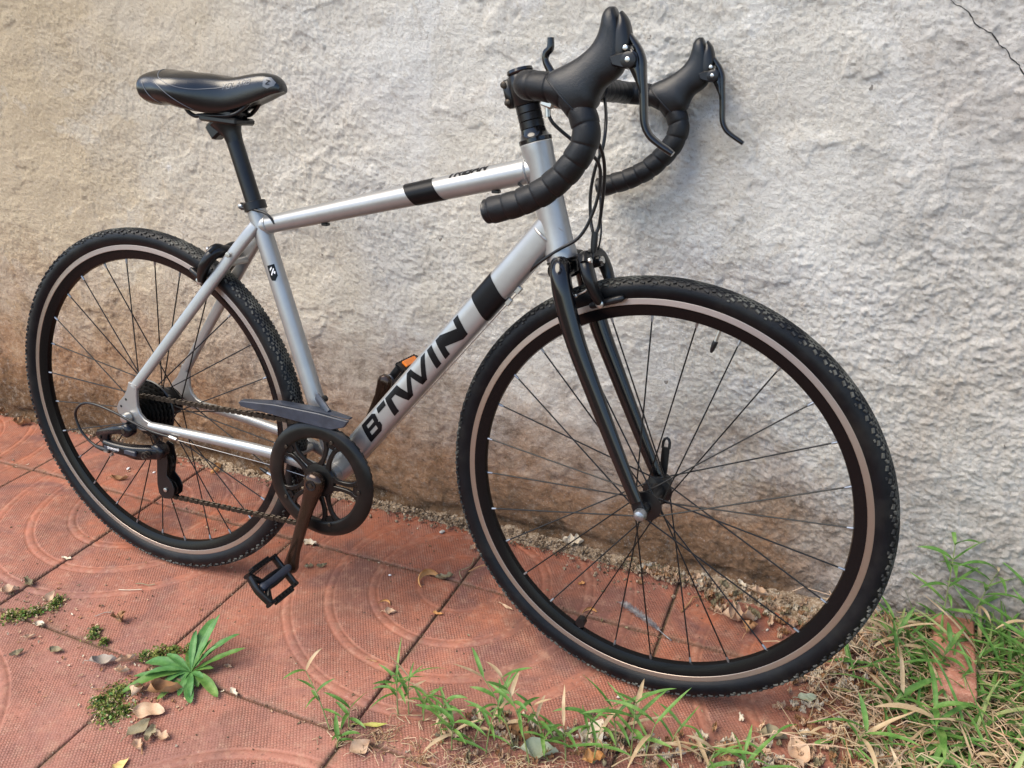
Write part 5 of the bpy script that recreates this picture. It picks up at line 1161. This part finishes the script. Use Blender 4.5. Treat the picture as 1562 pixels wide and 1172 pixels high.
o=link('straw_tangle',g.mesh('straw_tangle',[M['straw'],M['leaf_tan'],M['leaf_brown']],80,recalc=False)); tag(o,'mat of dry straw stems covering the soil at the right','straw',kind='stuff')
g=G()
for k in range(3200):
    x,y=tangle_pt(rnd); x=max(x,.97+rnd.uniform(0,.18)); a=rnd.uniform(0,6.28); g.cur=rnd.choices((0,1,2),(6,2,2))[0]
    blade_geo(g,(x,y,rnd.uniform(.0,.02)),(math.cos(a),math.sin(a),rnd.uniform(.15,1.2)),rnd.uniform(.03,.095),rnd.uniform(.0035,.008),rnd.uniform(.3,1.6),k,.22,6,rnd.uniform(-1,1))
for k in range(820):
    x=1.05+rnd.random()**.7*.55; y=rnd.uniform(-.06,.13) if rnd.random()<.6 else rnd.uniform(-.4,.1); a=rnd.uniform(0,6.28); g.cur=rnd.choices((0,1,2),(7,2,1))[0]
    blade_geo(g,(x,y,.0),(math.cos(a)*.6,math.sin(a)*.5,1),rnd.uniform(.07,.19)*(1 if x>1.16 else .65),rnd.uniform(.004,.0075),rnd.uniform(.4,1.6),k+5000,.22,8,rnd.uniform(-1,1))
o=link('grass',g.mesh('grass',[M['green'],M['palegreen'],M['straw']],80,recalc=False)); tag(o,'tangled green grass blades over the straw at the right','grass',kind='stuff')
g=G(); lm=['tan','brown','pale','olive','tan']
for k in range(1500):
    q_=rnd.random()
    if q_<.45: x,y=tangle_pt(rnd)
    elif q_<.72: x=rnd.gauss(.99,.06); y=rnd.uniform(-.34,.03)
    elif q_<.86: x=rnd.uniform(.40,.90); y=-.40+(x-.4)*.25+rnd.gauss(0,.022)
    else: x=rnd.uniform(.55,1.02); y=rnd.uniform(.03,.125) if x>.72 else rnd.uniform(.095,.125)
    vs,fs=leaf_mesh(rnd.uniform(.008,.030),rnd.uniform(.005,.015),rnd.uniform(.5,2),rnd.uniform(.1,.8),k,rnd.choice(('torn','ovate','torn'))); Rm=Matrix.Rotation(rnd.uniform(0,6.28),3,'Z')@Matrix.Rotation(rnd.gauss(0,.35),3,'X')
    g.cur=rnd.randrange(5); g.add([Rm@Vector(v)+Vector((x,y,rnd.uniform(.001,.010))) for v in vs],fs)
for k in range(420):
    q_=rnd.random()
    if q_<.35: x=rnd.gauss(-.12,.05); y=rnd.gauss(-.535,.035)
    elif q_<.55: x=rnd.gauss(-.46,.07); y=rnd.gauss(-.44,.035)
    elif q_<.80: x=rnd.uniform(-1.2,1.05); y=Y0-S*rnd.choice((0,1,1))+rnd.gauss(0,.006)
    else: x=rnd.uniform(-1.2,1.0); y=rnd.uniform(-.7,.1)
    vs,fs=leaf_mesh(rnd.uniform(.003,.011),rnd.uniform(.002,.006),rnd.uniform(.5,2),rnd.uniform(.1,.8),k+900,'torn'); Rm=Matrix.Rotation(rnd.uniform(0,6.28),3,'Z')
    g.cur=rnd.randrange(4); g.add([Rm@Vector(v)+Vector((x,y,.0005)) for v in vs],fs)
o=link('leaf_litter',g.mesh('leaf_litter',[M['leaf_'+c_] for c_ in lm],80,recalc=False)); tag(o,'crumbled dry leaf litter between the last tile and the grass','leaf litter',kind='stuff')
# root fibres and grit in the bottom joint
g=G()
for k in range(620):
    x=.24+.70*rnd.random()**.8; c_=math.floor(x*14)/14+.03; x=x*.5+c_*.5+rnd.gauss(0,.012); y=-.4677+.30*(x-.25)*(.30 if x<.5 else .42)+rnd.gauss(0,.016); g.cur=rnd.choice((0,0,1,2)); a=rnd.uniform(0,6.28); L=rnd.uniform(.008,.030)
    g.sweep([(x,y,.001),(x+math.cos(a)*L*.5,y+math.sin(a)*L*.5,rnd.uniform(.002,.010)),(x+math.cos(a+.7)*L,y+math.sin(a+.7)*L,.002)],rnd.uniform(.0004,.0008),4,cap=False)
o=link('root_fibres',g.mesh('root_fibres',[M['straw'],M['leaf_tan'],M['leaf_brown']],80,recalc=False)); tag(o,'pale dry root fibres along the bottom tile joint','roots',kind='stuff')
# larger individual grass plants on the right
GG='grass plants at the right'
seedling(1.125,.085,.155,-.005,.03,9,31,'tall grass stem rising against the wall just right of the front tyre',.050,.0065,'grass_plant','grass',group=GG)
seedling(1.165,.110,.120,.030,.02,10,32,'bushy grass plant behind the brick',.055,.0065,'grass_plant','grass',group=GG)
seedling(1.120,-.005,.070,.005,.00,6,33,'grass sprig growing in front of the brick',.045,.0065,'grass_plant','grass',group=GG)
seedling(1.065,.025,.060,-.020,.01,6,34,'grass sprig left of the brick by the tyre',.045,.0065,'grass_plant','grass',group=GG)
seedling(1.245,.075,.120,.010,.02,9,35,'large grass plant right of the brick',.065,.007,'grass_plant','grass',group=GG)
seedling(1.270,.020,.110,-.020,.01,9,36,'grass plant at the right edge of the frame, nearest the brick',.070,.007,'grass_plant','grass',group=GG)
seedling(1.300,.110,.150,.010,.01,9,37,'grass plant against the wall at the right edge of the frame',.065,.007,'grass_plant','grass',group=GG)
seedling(1.040,-.120,.045,.02,0,6,38,'low grass tuft in the litter left of centre of the tangle',.065,.0075,'grass_plant','grass',group=GG)
seedling(1.120,-.150,.050,-.02,.01,7,39,'low broad-bladed tuft in the middle of the tangle',.070,.008,'grass_plant','grass',group=GG)
seedling(1.000,-.205,.045,.01,-.01,6,40,'low tuft at the bottom of the tangle beside the white pebble',.060,.007,'grass_plant','grass',group=GG)
